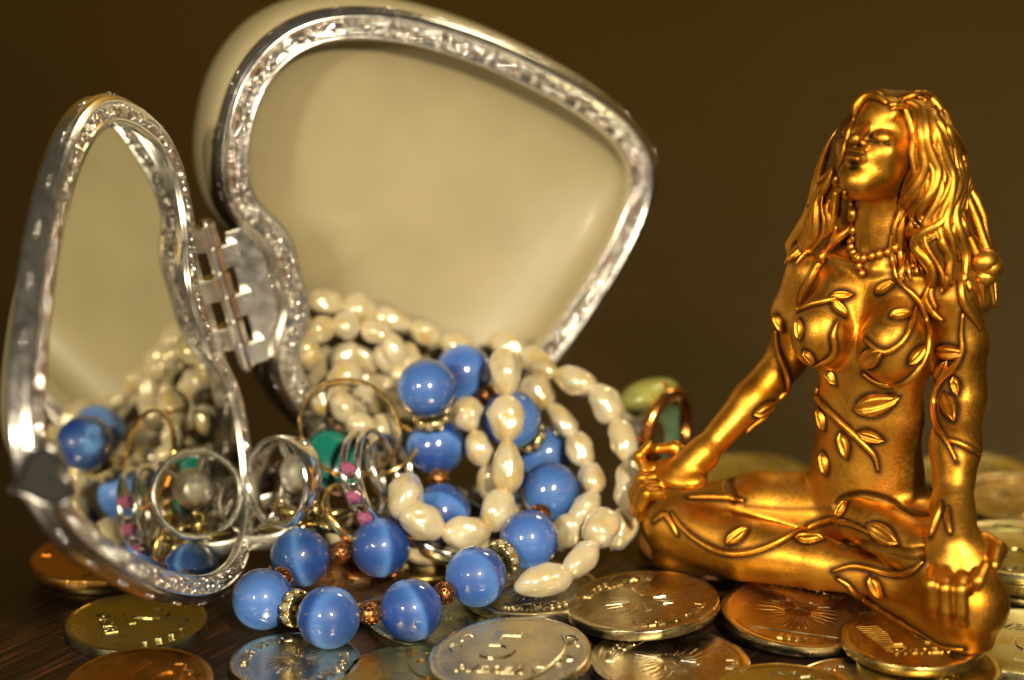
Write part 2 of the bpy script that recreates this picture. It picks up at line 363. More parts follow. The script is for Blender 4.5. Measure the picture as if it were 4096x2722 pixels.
def make_half(D, N, is_lid):
    mw = boxinv @ half_matrix(D, N)
    v, f = sweep_rings([(off(o * (.70 if is_lid else .84), 2 if o < -.15 else 0), h * (.72 if is_lid else .85)) for o, h in PROF])
    rim = obj('lid_rim' if is_lid else 'dish_rim', mesh('rim', v, f), M['chrome'], box, mw=mw)
    # scroll ornament on the flat band: each scroll its own piece
    unit = PER / 50
    def sp(s, o, h=0.0):
        s = (s % PER) / PER * NS; i = int(s) % NS; fr = s - int(s); j = (i + 1) % NS
        p = OUT[i] * (1 - fr) + OUT[j] * fr; n = N2[i] * (1 - fr) + N2[j] * fr
        q = p + n * o * (.70 if is_lid else .84)
        return (q[0], q[1], h * .85 - .025)
    for k in range(50):
        s0 = k * unit; mb = MB(); sg = 1 if k % 2 else -1
        jit = random.uniform(-.02, .02)
        # main stem wave
        mb.tube([sp(s0 + unit * a, -.055 + sg * .075 * math.sin(math.pi * a), .03) for a in np.linspace(0, 1, 9)], .027, 6)
        # curl
        cen = .45 + jit
        pts = []
        for a in np.linspace(0, 1, 16):
            an = sg * (a * 5.2 + .4); rr = .11 * (1 - a * .72)
            pts.append(sp(s0 + unit * cen + rr * math.cos(an), -.055 - sg * .035 + rr * .78 * math.sin(an), .045 + .03 * a))
        mb.tube(pts, [.032 - .010 * a for a in np.linspace(0, 1, 16)], 6)
        # leaves and berries
        for q in range(3):
            mb.ball(sp(s0 + unit * (.10 + .30 * q) + jit, -.055 + sg * (.085 + .02 * (q % 2)), .03), .042 + .010 * (q == 1), 8, 5)
        for q in range(2):
            a0 = s0 + unit * (.72 + .17 * q)
            mb.tube([sp(a0, -.055 - sg * .02, .02), sp(a0 + .05, -.055 - sg * .08, .035), sp(a0 + .035, -.055 - sg * .125, .02)], [.016, .042, .012], 6)
        mb.build('scroll', M['ornament'], rim)
    # beads in threes along the side wall
    for k in range(26):
        for q in range(3):
            s = k * PER / 26 + (q - 1) * .10; i = int(s % PER / PER * NS) % NS
            if is_lid or k % 1 == 0:
                p = OUT[i] + N2[i] * (.24 if is_lid else .288)
                b = obj('bead', BEADME, None, rim); b.location = (p[0], p[1], -.19 * (.72 if is_lid else .85))
    if is_lid:
        P = off(-.205, 3); vv = [(p[0], p[1], -.14) for p in P]; n = len(vv)
        c = OUT.mean(0)
        # mirror as a thin pane with a bevelled border
        Pin = off(-.30, 6)
        v, f = sweep_rings([(P, -.15), (P, -.06), (Pin, -.05)])
        nv = len(v); v.append((2.6, 0, -.05)); f += [(2 * n + k, 2 * n + (k + 1) % n, nv) for k in range(n)]
        obj('mirror', mesh('mirror', v, f), M['mirror'], box, smooth=False, mw=mw)
        depth = [(.20, -.35), (.1, -.38), (-1.0, -.40), (-1.02, -.65), (-1.1, -1.05), (-1.3, -1.35), (-1.7, -1.55), (-2.3, -1.66)]
        v, f = sweep_rings([(off(o) if o > -.3 else scaled(o), h) for o, h in depth], flip=False)
        nv = len(v); n = NS; v.append((2.6, 0, -1.70)); b0 = (len(depth) - 1) * n
        f += [(b0 + k, b0 + (k + 1) % n, nv) for k in range(n)]
        nb = NS * 2
        bk = mesh('lid_back', v[:NS * 3], [q for q in f if max(q) < NS * 3]); obj('lid_back', bk, M['chrome_dark'], box, mw=mw)
        keep = [tuple(i - nb for i in q) for q in f if min(q) >= nb]
        obj('lid_shell', mesh('lid_shell', v[nb:], keep), M['cream'], box, mw=mw)
    else:
        outer = [(-.24, -.33), (.22, -.41), (.40, -.9), (.44, -1.5), (.36, -2.2), (.12, -2.85), (-.25, -3.3), (-.9, -3.6), (-1.6, -3.7)]
        inner = [(-2.2, -1.12), (-1.6, -1.08), (-1.1, -1.0), (-.75, -.88), (-.5, -.74), (-.36, -.60), (-.25, -.40), (-.245, -.31)]
        v, f = sweep_rings([(off(o) if o > -.3 else scaled(o), h) for o, h in outer])
        nv = len(v); b0 = (len(outer) - 1) * NS; v.append((2.6, 0, -3.72)); f += [(b0 + k, b0 + (k + 1) % NS, nv) for k in range(NS)]
        m2 = len(v)
        v2, f2 = sweep_rings([(off(o) if o > -.3 else scaled(o), h) for o, h in inner])
        v += v2; f += [tuple(i + m2 for i in q) for q in f2]
        nv = len(v); v.append((2.6, 0, -1.14)); f += [(m2 + (k + 1) % NS, m2 + k, nv) for k in range(NS)]
        obj('dish', mesh('dish', v, f), M['cream'], box, mw=mw)
def scaled(o):
    """inset outline by scaling towards the heart's middle (no self crossing)"""
    c = np.array([2.6, 0.0]); P = off(0, 10); k = 1 + o / 3.3
    return c + (P - c) * k
_mb = MB(); _mb.ball((0, 0, 0), .034, 10, 6); BEADME = mesh('bead', _mb.v, _mb.f); BEADME.materials.append(M['ornament']); BEADME.shade_smooth()
_keep = (OUT, N2)
def set_outline(P):
    global OUT, N2
    t2 = np.roll(P, -1, 0) - np.roll(P, 1, 0); t2 /= np.linalg.norm(t2, axis=1)[:, None]; n2 = np.stack([t2[:, 1], -t2[:, 0]], 1)
    OUT, N2 = P, (n2 if ((P - P.mean(0)) * n2).sum() > 0 else -n2)
# the lid's upper lobe is a little fuller than the dish's
_b = np.exp(-((OUT[:, 1] - 2.9) / 1.2) ** 2) * np.exp(-(np.maximum(OUT[:, 0], -.4) + .4) ** 2 / 2.2)
set_outline(np.stack([OUT[:, 0] - .55 * _b, OUT[:, 1] - .05 * _b], 1))
make_half(DL, NL, True)
OUT, N2 = _keep
make_half(DR, NR, False)
# hinge: plates and knuckles about the hinge axis
def plate(name, D, N, parent, v0, v1, u0, u1, h, th=.07):
    mwx = boxinv @ half_matrix(D, N)
    bm = bmesh.new(); bmesh.ops.create_cube(bm, size=1)
    for x in bm.verts: x.co = (u0 + (x.co.x + .5) * (u1 - u0), v0 + (x.co.y + .5) * (v1 - v0), h + x.co.z * th)
    bmesh.ops.bevel(bm, geom=bm.edges[:], offset=.02, segments=2, affect='EDGES')
    return obj(name, bm_mesh(name, bm), M['chrome'], parent, smooth=False, mw=mwx)
hv0, hv1 = -1.35, 1.30; nk = 6; kw = (hv1 - hv0) / nk
def cyl(p0, p1, r, n=20):
    m = MB(); m.tube([p0, p1], r, n); return m
hinge = obj('hinge', mesh('hinge', *(lambda m: (m.v, m.f))(cyl(HA * (hv0 - .06), HA * (hv1 + .06), .10))), M['chrome_dark'], box, smooth=False)
for k in range(nk):
    a = hv0 + k * kw
    cyl(HA * (a + .02), HA * (a + kw - .02), .17, 22).build('knuckle', M['chrome'], hinge, smooth=False)
    D, N = (DL, NL) if k % 2 else (DR, NR)
    plate('hinge_arm', D, N, box, a + .02, a + kw - .02, -HGAP * HLEN, -.85, -.10, .32)
for D, N in ((DL, NL), (DR, NR)):
    plate('hinge_plate', D, N, box, hv0 + .10, hv1 - .30, -.98, -.12, -.26, .18)
# heart shaped clasp at the tip of the lid
def heart2(n=72):
    P = []
    for k in range(n):
        a = 2 * math.pi * k / n
        P.append((16 * math.sin(a) ** 3 / 32, (13 * math.cos(a) - 5 * math.cos(2 * a) - 2 * math.cos(3 * a) - math.cos(4 * a)) / 32))
    return np.array(P)
H2 = heart2()
def heart_plate(sc_, prof):
    rings = []
    nrm = np.roll(H2, -1, 0) - np.roll(H2, 1, 0); nrm /= np.linalg.norm(nrm, axis=1)[:, None]; nrm = np.stack([-nrm[:, 1], nrm[:, 0]], 1)
    for o, h in prof: rings.append((H2 * sc_ * (1 + o), h))
    v, f = sweep_rings(rings)
    n = len(H2); nv = len(v); v.append((0, .02 * sc_, prof[-1][1])); b0 = (len(prof) - 1) * n
    f += [(b0 + k, b0 + (k + 1) % n, nv) for k in range(n)]
    return v, f
tipw = HING + DL * (HGAP * HLEN + .928 * HLEN)
cz = Vector((.10, -.985, .12)).normalized(); cy = Vector((.93, .0, .34)); cy = (cy - cz * cy.dot(cz)).normalized(); cx = cy.cross(cz)
cc = on_y(168, 1915, tipw.y - .55)
cmw = boxinv @ Matrix(((cx.x, cy.x, cz.x, cc.x), (cx.y, cy.y, cz.y, cc.y), (cx.z, cy.z, cz.z, cc.z), (0, 0, 0, 1)))
v, f = heart_plate(.92, [(-.05, -.26), (.0, -.24), (.03, -.14), (.03, -.02), (.0, .05), (-.06, .075), (-.13, .05), (-.17, -.02), (-.18, -.05)])
clasp = obj('clasp', mesh('clasp', v, f), M['black_rim'], box, mw=cmw)
v, f = heart_plate(.92, [(-.175, -.05), (-.18, -.03), (-.2, -.02)])
obj('enamel', mesh('enamel', v, f), M['black'], clasp, smooth=False)
_m = MB(); _m.tube([(0, 0, -.2), (0, .05, -.45), (0, .12, -.7)], [.18, .16, .14], 12); _m.build('clasp_stem', M['black_rim'], clasp)

# ------------------------------------------------------------------ coins
def text_mesh(s, size, depth=.017, bold=.004):
    cu = bpy.data.curves.new('txt', 'FONT'); cu.body = s; cu.size = size; cu.extrude = depth; cu.align_x = 'CENTER'; cu.align_y = 'CENTER'
    cu.offset = bold; cu.resolution_u = 3; cu.bevel_depth = .005; cu.bevel_resolution = 0
    o = bpy.data.objects.new('txt', cu); col.objects.link(o)
    dg = bpy.context.evaluated_depsgraph_get(); me = bpy.data.meshes.new_from_object(o.evaluated_get(dg))
    v = [x.co.copy() for x in me.vertices]; f = [tuple(p.vertices) for p in me.polygons]
    bpy.data.objects.remove(o); bpy.data.curves.remove(cu); bpy.data.meshes.remove(me)
    return v, f
_tc = {}
def tm(s, size, **k):
    key = (s, round(size, 3), tuple(k.items()))
    if key not in _tc: _tc[key] = text_mesh(s, size, **k)
    return _tc[key]
def ring_text(mb, s, r, size, start, step, z, inward=True):
    """letters round the coin; angles in degrees, clockwise from the top"""
    for i, ch in enumerate(s):
        if ch == ' ': continue
        a = R(start + step * i)
        c = Vector((math.sin(a) * r, math.cos(a) * r, z)); rot = Matrix.Rotation(-a + (0 if inward else math.pi), 3, 'Z')
        v, f = tm(ch, size); mb.add([c + rot @ x for x in v], f)
def ribbon(mb, pts, w0, z):
    P = catmull(pts, 6); mb.tube([(p[0], p[1], z) for p in P], [w0 * (.5 + .5 * math.sin(math.pi * i / (len(P) - 1))) + .004 for i in range(len(P))], 6)
def emblem_eagle(mb, z, s=1.0):
    for sg in (-1, 1):
        for k in range(8):                       # wing feathers
            a = R(18 + k * 15) * sg; r0, r1 = .20, .62 - .02 * abs(k - 3)
            mb.tube([(math.sin(a) * r0 * s, (math.cos(a) * r0 * .8 - .02) * s, z), (math.sin(a) * r1 * .6 * s, math.cos(a) * r1 * .62 * s, z + .006),
                     (math.sin(a) * r1 * s, (math.cos(a) * r1 * .85 - .05) * s, z)], [.014, .024, .008], 6)
        for k in range(4):                       # tail
            a = R(180 - sg * (6 + k * 11)); mb.tube([(math.sin(a) * .2 * s, math.cos(a) * .2 * s, z), (math.sin(a) * .52 * s, math.cos(a) * .52 * s, z)], [.02, .012], 6)
        mb.tube([(sg * .03 * s, .1 * s, z), (sg * .10 * s, .26 * s, z + .01), (sg * .12 * s, .36 * s, z + .01), (sg * .20 * s, .36 * s, z)], [.05, .035, .04, .01], 8)
    mb.ball((0, -.02 * s, z), .16 * s, 12, 6, (1, 1.3, .14))
def coin_mesh(r, th, reeds, mat_):
    n = 180; prof_in = [(0, th - .012), (r * .86, th - .012), (r * .885, th - .006), (r * .90, th), (r * .965, th), (r * .99, th - .008)]
    ed = [(r, th - .022), (r, .022)]
    bot = [(r * .99, .008), (r * .965, 0), (r * .90, 0), (r * .88, .012), (0, .012)]
    v, f = lathe(prof_in[1:] + ed + bot[:-1], n)
    v = [list(x) for x in v]
    for i in (len(prof_in) - 1, len(prof_in)):
        for k in range(n):
            if reeds == 'full': amp = .013 if (k // 1) % 2 else 0
            elif reeds == 'split': amp = .012 if ((k % 18) < 9 and k % 2) else 0
            else: amp = 0
            x = v[i * n + k]; q = (r - amp) / r; x[0] *= q; x[1] *= q
    c0 = len(v); v.append((0, 0, th - .012)); f += [(k, c0, (k + 1) % n) for k in range(n)]
    c1 = len(v); v.append((0, 0, .012)); b0 = (len(prof_in) - 1 + len(ed) + len(bot) - 2) * n
    f += [(b0 + (k + 1) % n, c1, b0 + k) for k in range(n)]
    f = [q[::-1] for q in f]
    return mesh('coin', v, f)
def relief(kind, r, th):
    """(part name, mesh builder) pairs for a coin face"""
    z = th - .012; out = []
    L = MB(); E_ = MB()
    if kind == '5':
        v, f = tm('5', 1.25, depth=.022); E_.add([Vector((x.x * 1.05 - .18, x.y + .22, x.z + z)) for x in v], f)
        v, f = tm('РУБЛЕЙ', .27); L.add([Vector((x.x - .18, x.y - .52, x.z + z)) for x in v], f)
        B = MB()
        ribbon(B, [(.35, -.95), (.62, -.55), (.78, -.1), (.80, .35), (.66, .72)], .03, z)
        for (x, y, a) in [(.72, -.35, 40), (.80, 0, -20), (.80, .25, 60), (.62, -.6, 120), (.70, .55, 10), (-.85, .35, 80), (-.9, 0, 100)]:
            d = R(a); ribbon(B, [(x, y), (x + .12 * math.cos(d + .5), y + .12 * math.sin(d + .5)), (x + .24 * math.cos(d), y + .24 * math.sin(d)), (x + .22 * math.cos(d - .6), y + .2 * math.sin(d - .6))], .028, z)
        out.append(('sprig', B))
    elif kind in ('2', '1', '10'):
        if kind == '10':
            v, f = tm('10', 1.15, depth=.022); E_.add([Vector((x.x, x.y + .12, x.z + z)) for x in v], f)
            v, f = tm('РУБЛЕЙ', .22); L.add([Vector((x.x, x.y - .5, x.z + z)) for x in v], f)
            B = MB()
            for k in range(14):
                B.tube([(-.55 - .02 * k + .03, -.45 + .07 * k, z), (-.15 - .3 * (k / 14), -.45 + .07 * k, z)], .006, 4)
                B.tube([(.5, -.45 + .07 * k, z), (.78, -.45 + .07 * k, z)], .006, 4)
            out.append(('guilloche', B))
        else:
            v, f = tm(kind, 1.05, depth=.022); E_.add([Vector((x.x - .15, x.y + .18, x.z + z)) for x in v], f)
            v, f = tm('РУБЛЯ' if kind == '2' else 'РУБЛЬ', .25); L.add([Vector((x.x - .1, x.y - .48, x.z + z)) for x in v], f)
        B = MB()
        for k in range(5):
            a = R(60 + 18 * k); x, y = r * .68 * math.cos(a - 1.2), r * .68 * math.sin(a - 1.2)
            ribbon(B, [(x, y), (x + .1 * math.cos(a), y + .1 * math.sin(a)), (x + .2 * math.cos(a + .8), y + .2 * math.sin(a + .8))], .026, z)
        out.append(('sprig', B))
    else:
        emblem_eagle(E_, z, r / 1.15)
        E_.v = [(x, y, z + (h - z) * .42) for x, y, h in E_.v]
        top = {'eagle5': 'ПЯТЬ РУБЛЕЙ', 'eagle2': 'ДВА РУБЛЯ', 'eagle1': 'ОДИН РУБЛЬ', 'eagle': 'БАНК РОССИИ'}[kind]
        st = 9.5 * 2.2 / (2 * r) * .95
        ring_text(L, top, r * .755, .19, -st * (len(top) - 1) / 2, st, z)
        bt = 'БАНК РОССИИ' if kind != 'eagle' else '2009'
        ring_text(L, bt, r * .755, .17, 180 + st * (len(bt) - 1) / 2, -st, z, inward=False)
        L.tube([(-.55 * r, -.58 * r, z), (.55 * r, -.58 * r, z)], .012, 6)
        v, f = tm('2009', .16); L.add([Vector((x.x, x.y - .66 * r, x.z + z)) for x in v], f) if kind != 'eagle' else None
    out.append(('numeral' if kind[0] in '0123456789' else 'emblem', E_)); out.append(('lettering', L))
    return out
_cm = {}
def coin(px, py, dia, ztop, material, face, spin, label, reeds='full', tilt=(0, 0), loc=None, th=.18, group='scattered coins on the table'):
    r = dia / 2; p = on_z(px, py, ztop) if loc is None else Vector((*loc, ztop))
    o = empty('coin', (p.x, p.y, ztop - th)); o.rotation_euler = (R(tilt[0]), R(tilt[1]), R(spin))
    tag(o, label, 'coin', group)
    key = (dia, th, reeds)
    if key not in _cm: _cm[key] = coin_mesh(r, th, reeds, None)
    me = _cm[key].copy(); me.materials.append(M[material]); d = obj('disc', me, None, o, smooth=False)
    me.shade_smooth(); 
    md = d.modifiers.new('split', 'EDGE_SPLIT'); md.split_angle = R(50)
    for nm, mb in relief(face, r, th):
        if mb.v: mb.build(nm, M[material], o, smooth=False)['kind'] = 'stuff'
    return o
coin(380, 2222, 2.2, .42, 'bronze', 'eagle', 40, 'orange brass coin half hidden behind the lower left rim of the mirror', 'split')
coin(420, 2235, 2.3, .20, 'brass_dark', 'eagle2', 10, 'dark coin lying under the orange brass coin behind the mirror rim')
coin(547, 2482, 2.3, .19, 'nickel_green', '2', -68, 'tarnished greenish coin lying just below the mirror rim')
coin(556, 2722, 2.25, .22, 'bronze', '10', -30, 'bronze ten coin cut by the bottom edge at the left', 'split', tilt=(2, 0))
coin(1180, 2638, 2.05, .20, 'nickel', 'eagle1', 55, 'shiny silver coin reflecting blue below the front bead')
coin(1655, 2700, 2.2, .20, 'brass_dark', '10', 25, 'dark brass ten coin slid under the five coin', 'split')
coin(2042, 2612, 2.5, .52, 'nickel', '5', -14, 'shiny silver five coin lying tilted in the front centre', 'split', tilt=(3, -4))
coin(1750, 2462, 2.3, .18, 'nickel_green', 'eagle2', 80, 'olive grey coin lying under the front blue beads')
coin(2122, 2345, 2.3, .42, 'nickel', 'eagle2', 15, 'silver coin with ribbed edge beneath the last pearl of the strand')
coin(2150, 2375, 2.3, .22, 'nickel_warm', '2', 70, 'lower coin of the pair beneath the last pearl')
coin(2573, 2400, 2.5, .50, 'nickel_warm', 'eagle5', -150, 'large worn silver coin with eagle between pearls and figurine', 'split', tilt=(3, 3))
coin(2680, 2640, 2.5, .22, 'nickel', 'eagle5', -130, 'large silver eagle coin tucked under another at the bottom centre', 'split', tilt=(0, -1))
coin(3190, 2445, 2.5, .36, 'nickel_warm', 'eagle', -12, 'worn coin with eagle and year lying before the figurine', 'full', tilt=(2, 3))
coin(3650, 2548, 2.2, .44, 'brass', '10', 5, 'brass ten coin under the near knee of the figurine', 'none')
coin(3715, 2655, 2.2, .24, 'brass_dark', '10', 45, 'lower brass coin beneath the one under the near knee', 'split')
coin(2840, 2172, 2.5, .40, 'copper_coin', 'eagle5', 60, 'coppery coin under the far knee of the figurine', 'none')
coin(3135, 2785, 2.3, .24, 'nickel_green', '2', 20, 'greenish coin cut by the bottom edge under the figurine')
coin(3440, 2745, 2.05, .14, 'nickel', '1', 110, 'grey coin mostly hidden at the bottom near the brass stack', th=.13)
coin(4075, 1985, 2.5, .24, 'nickel_warm', 'eagle5', 10, 'blurred pale coin farthest back behind the figurine', 'split')
coin(4065, 2185, 2.5, .62, 'nickel_green', '5', 100, 'silver ribbed coin on top of the stack behind the figurine', 'full')
coin(4110, 2250, 2.2, .43, 'brass', '10', 0, 'brass coin in the middle of the stack behind the figurine', 'split')
coin(4090, 2300, 2.3, .25, 'nickel', '2', 0, 'silver ribbed coin at the bottom of the stack behind the figurine')
coin(4085, 2560, 2.5, .22, 'nickel_green', '5', 160, 'pale yellow coin at the right edge beside the near knee', 'full')
coin(1690, 2212, 2.2, .26, 'brass', '10', 75, 'golden coin lying inside the loop of blue beads', 'split')
coin(1345, 2305, 2.5, .34, 'copper_coin', 'eagle5', 140, 'bright coin with coppery edge inside the blue bracelet', 'none', tilt=(3, 0))
coin(3900, 1890, 2.3, .20, 'nickel_green', '2', 140, 'dim coin peeking out beside the arm of the figurine')
coin(3010, 1895, 2.3, .20, 'nickel_green', '1', 0, 'dim coin behind the folded leg of the figurine')

# ------------------------------------------------------------------ blue bead bracelet
BR = [  # centre, fibre direction (image right, image up, towards the viewer)
 ((-2.89, .09, .63), (0.98, -0.15, 0.75)),
 ((-1.60, .35, .64), (0.94, 0.34, -0.5)),
 ((-.58, 1.17, .86), (0.9, 0.43, -1.3)),
 ((.28, 2.15, 1.10), (0.5, 0.3, 4.0)),
 ((.66, 3.36, 1.50), (0.3, 0.2, 5.0)),
 ((.60, 4.67, 1.70), (-0.4, 0.6, 5.0)),
 ((.0, 3.93, 2.61), (0.8, -0.3, 4.0)),
 ((-.85, 4.78, 3.17), (0.95, -0.2, -1.2)),
 ((-1.45, 3.61, 3.27), (0.1, 0.95, 5)),
 ((-1.33, 4.09, 2.05), (0.15, 0.98, -1.1)),
 ((-1.20, 3.07, 1.22), (0.35, 0.9, -1.3)),
 ((-2.19, 2.24, .92), (0.99, 0.03, -0.4)),
 ((-3.52, 2.01, .84), (0.97, 0.22, 0.15)),
 ((-4.01, .81, .62), (0.3, 0.25, 5.0))]
LINK = ['c', 'c', 'r', 'c', 'c', 'r', 'c', 'c', 'r', 'c', 'c', 'c', 'c', 'r']      # what follows each bead: copper ball or rhinestone rondelle
def sphere_mesh(name, r, sub=4):
    bm = bmesh.new(); bmesh.ops.create_icosphere(bm, subdivisions=sub, radius=r); return bm_mesh(name, bm)
BLUE = sphere_mesh('bead', .5, 5); BLUE.materials.append(M['blue']); BLUE.shade_smooth()
def filigree_mesh():
    bm = bmesh.new(); bmesh.ops.create_icosphere(bm, subdivisions=2, radius=.2)
    geo = bmesh.ops.inset_individual(bm, faces=bm.faces[:], thickness=.016)
    inner = [f for f in bm.faces if f.calc_area() < .0075]
    big = sorted(bm.faces, key=lambda f: f.calc_area()); 
    tri = [f for f in bm.faces if len(f.verts) == 3]
    bmesh.ops.delete(bm, geom=[f for i, f in enumerate(tri) if i % 3 != 1], context='FACES')
    me = bm_mesh('filigree_bead', bm); return me
FILI = filigree_mesh(); FILI.materials.append(M['copper'])
_m = MB(); _v, _f = lathe([(.09, -.085), (.26, -.085), (.29, -.05), (.255, 0), (.29, .05), (.26, .085), (.09, .085), (.09, -.085)], 32); RONDME = mesh('rondelle', _v, _f); RONDME.materials.append(M['brass_setting']); RONDME.shade_smooth()
bm = bmesh.new(); bmesh.ops.create_uvsphere(bm, u_segments=8, v_segments=5, radius=.085)
STONE = bm_mesh('rhinestone', bm); STONE.materials.append(M['crystal'])
_v, _f = lathe([(.075, -.02), (.098, -.02), (.104, .0), (.098, .02), (.075, .02)], 16); CUP = mesh('setting', _v, _f); CUP.materials.append(M['brass_setting']); CUP.shade_smooth()
def axis_mat(p, ax, spin=0.0):
    q = Vector(ax).normalized().to_track_quat('Z', 'Y'); return Matrix.Translation(p) @ q.to_matrix().to_4x4() @ Matrix.Rotation(spin, 4, 'Z')
def bead_mat(p, ax):
    """fibre along z, the bead's crown (y) turned up towards the front"""
    z = Vector(ax).normalized(); t = Vector((.12, -.88, .46)); y = (t - z * t.dot(z)).normalized(); x = y.cross(z)
    return Matrix(((x.x, y.x, z.x, p.x), (x.y, y.y, z.y, p.y), (x.z, y.z, z.z, p.z), (0, 0, 0, 1)))
def fibre(a): return RT * a[0] + UP * a[1] - FW * a[2]
def add_link(parent, kind, a, b, inv):
    p = (a + b) / 2; ax = (b - a)
    if kind == 'c':
        o = obj('filigree_bead', FILI, None, parent, mw=inv @ axis_mat(p, ax, random.random() * 6))
        if not o.modifiers:
            md = o.modifiers.new('thick', 'SOLIDIFY'); md.thickness = .03; md.offset = -1
            md = o.modifiers.new('sub', 'SUBSURF'); md.levels = 1; md.render_levels = 1
    else:
        ro = obj('rondelle', RONDME, None, parent, mw=inv @ axis_mat(p, ax, random.random()))
        for k in range(9):
            an = 2 * math.pi * k / 9; d = Vector((math.cos(an), math.sin(an), 0))
            mm = Matrix.Translation(d * .265) @ d.to_track_quat('Z', 'Y').to_matrix().to_4x4()
            obj('rhinestone', STONE, None, ro, smooth=False, mw=mm @ Matrix.Diagonal((1, 1, .62, 1)))
            obj('setting', CUP, None, ro, mw=Matrix.Translation(d * .28) @ d.to_track_quat('Z', 'Y').to_matrix().to_4x4())
def bead_string(name, label, beads, links, closed):
    root = empty(name, beads[0][0]); inv = root.matrix_basis.inverted(); tag(root, label, 'bracelet')
    C3 = [Vector(b[0]) for b in beads]
    for c, (p, a) in zip(C3, beads): obj('bead', BLUE, None, root, mw=inv @ bead_mat(c, fibre(a)))
    n = len(C3)
    for i in range(n if closed else n - 1): add_link(root, links[i], C3[i], C3[(i + 1) % n], inv)
    pts = C3 + ([C3[0]] if closed else [])
    m = MB(); m.tube([inv @ p for p in pts], .035, 6); m.build('thread', M['thread'], root)
    return root
bead_string('blue_bead_bracelet', 'bracelet of round blue glass beads with copper and rhinestone spacers spilling from the box', BR, LINK, True)

# ------------------------------------------------------------------ pearls
def pearl_mesh(seed, l, w_):
    bm = bmesh.new(); bmesh.ops.create_icosphere(bm, subdivisions=4, radius=1)
    o = Vector((seed * 7.3, seed * 3.1, seed))
    tp = random.uniform(-.22, .22)
    for x in bm.verts:
        c = x.co.copy(); k = 1 + .22 * (noise.noise(c * 1.1 + o)) + .05 * noise.noise(c * 3.0 + o) + .018 * noise.noise(c * 7 + o)
        k *= 1 + tp * c.z - .03 * math.cos(c.z * 5 + seed) * (1 - abs(c.z))
        flat = .88 if seed % 2 else .95
        x.co = Vector((c.x * w_ * k, c.y * w_ * k * flat, c.z * l * (1 + .06 * noise.noise(c + o * 2))))
    me = bm_mesh('pearl', bm); me.materials.append(M['pearl']); me.shade_smooth(); return me
PEARLS = [pearl_mesh(i + 1, .39 + .03 * (i % 3), .265 + .015 * (i % 4)) for i in range(10)]
pc = [0]
def pearl_strand(root, inv, pts, scale=1.0, avoid=False):
    """pearls threaded through the points, one touching the next"""
    C3 = [Vector(p) for p in pts]
    dense = [Vector(p) for p in catmull(C3, 20)]
    L = [0.0]
    for a, b in zip(dense, dense[1:]): L.append(L[-1] + (b - a).length)
    n = max(1, round(L[-1] / (.74 * scale))); step = L[-1] / n
    def at_len(s):
        for i in range(len(L) - 1):
            if L[i + 1] >= s:
                k = (s - L[i]) / max(1e-6, L[i + 1] - L[i]); return dense[i].lerp(dense[i + 1], k)
        return dense[-1]
    for k in range(n):
        a = at_len(k * step); b = at_len((k + 1) * step); p = (a + b) / 2; d = b - a
        if avoid and any((p - Vector(b_[0])).length < .74 for b_ in BR): continue
        me = PEARLS[pc[0] % len(PEARLS)]; pc[0] += 1
        s = step / .78 * random.uniform(.94, 1.06); wv = scale * random.uniform(.88, 1.10)
        obj('pearl', me, None, root, mw=inv @ axis_mat(p, d if random.random() < .5 else -d, random.random() * 6.28) @ Matrix.Diagonal((wv, wv, s, 1)))
    if avoid: return root
    m = MB(); m.tube([inv @ p for p in dense[::4]] + [inv @ dense[-1]], .03, 6); m.build('thread', M['thread'], root)
    return root
def Y(*a): return [on_y(px, py, y) for px, py, y in a]
pn = empty('pearl_necklace', on_y(2028, 1648, 3.0)); pinv = pn.matrix_basis.inverted()
tag(pn, 'cream freshwater pearl necklace looping over the blue beads towards the figurine', 'necklace')
pearl_strand(pn, pinv, Y((1960, 1350, 5.6), (2060, 1372, 5.4), (2134, 1455, 5.0), (2248, 1516, 4.6), (2386, 1555, 4.2), (2462, 1667, 3.8), (2513, 1804, 3.4), (2523, 1963, 3.0), (2500, 2116, 2.6), (2445, 2200, 2.5)))
pearl_strand(pn, pinv, Y((2095, 1520, 4.9), (2210, 1632, 4.5), (2268, 1708, 4.2), (2331, 1791, 3.9), (2350, 1861, 3.6), (2378, 1930, 3.2), (2378, 2000, 2.9), (2287, 2107, 2.6), (2230, 2180, 2.9)), .86)
pearl_strand(pn, pinv, Y((2420, 2040, 2.7), (2395, 2110, 2.3), (2370, 2220, 1.75), (2250, 2305, 1.35), (2080, 2350, 1.15)), 1.0)
pearl_strand(pn, pinv, Y((2010, 1400, 3.8), (2019, 1485, 3.6), (2028, 1648, 3.2), (2028, 1832, 2.9), (2022, 2001, 2.6), (1973, 2115, 2.35), (1864, 2146, 2.15), (1708, 2112, 2.2), (1590, 2012, 2.3), (1640, 1925, 2.9)), 1.06)
pearl_strand(pn, pinv, Y((1850, 1590, 4.1), (1875, 1657, 3.9), (1912, 1775, 3.6), (1955, 1893, 3.4), (1990, 2000, 3.5)), .95)
ph = empty('pearl_necklace', on_y(1345, 1595, 4.0)); hinv = ph.matrix_basis.inverted()
tag(ph, 'tangled second pearl necklace heaped in the cream dish behind the blue beads', 'necklace')
pearl_strand(ph, hinv, Y((1235, 1200, 5.3), (1355, 1215, 5.5), (1467, 1253, 5.6), (1590, 1285, 5.6), (1692, 1325, 5.6), (1784, 1375, 5.5), (1900, 1400, 5.5)), .80)
pearl_strand(ph, hinv, Y((1236, 1480, 4.9), (1230, 1400, 4.9), (1245, 1318, 5.0), (1345, 1292, 5.1), (1440, 1310, 5.2), (1540, 1335, 5.2), (1600, 1400, 5.2), (1585, 1488, 5.0), (1625, 1560, 5.0)), .80)
pearl_strand(ph, hinv, Y((1420, 1462, 4.6), (1340, 1510, 4.4), (1342, 1600, 4.2), (1432, 1712, 3.9), (1520, 1740, 4.2), (1580, 1690, 4.6)), .88)
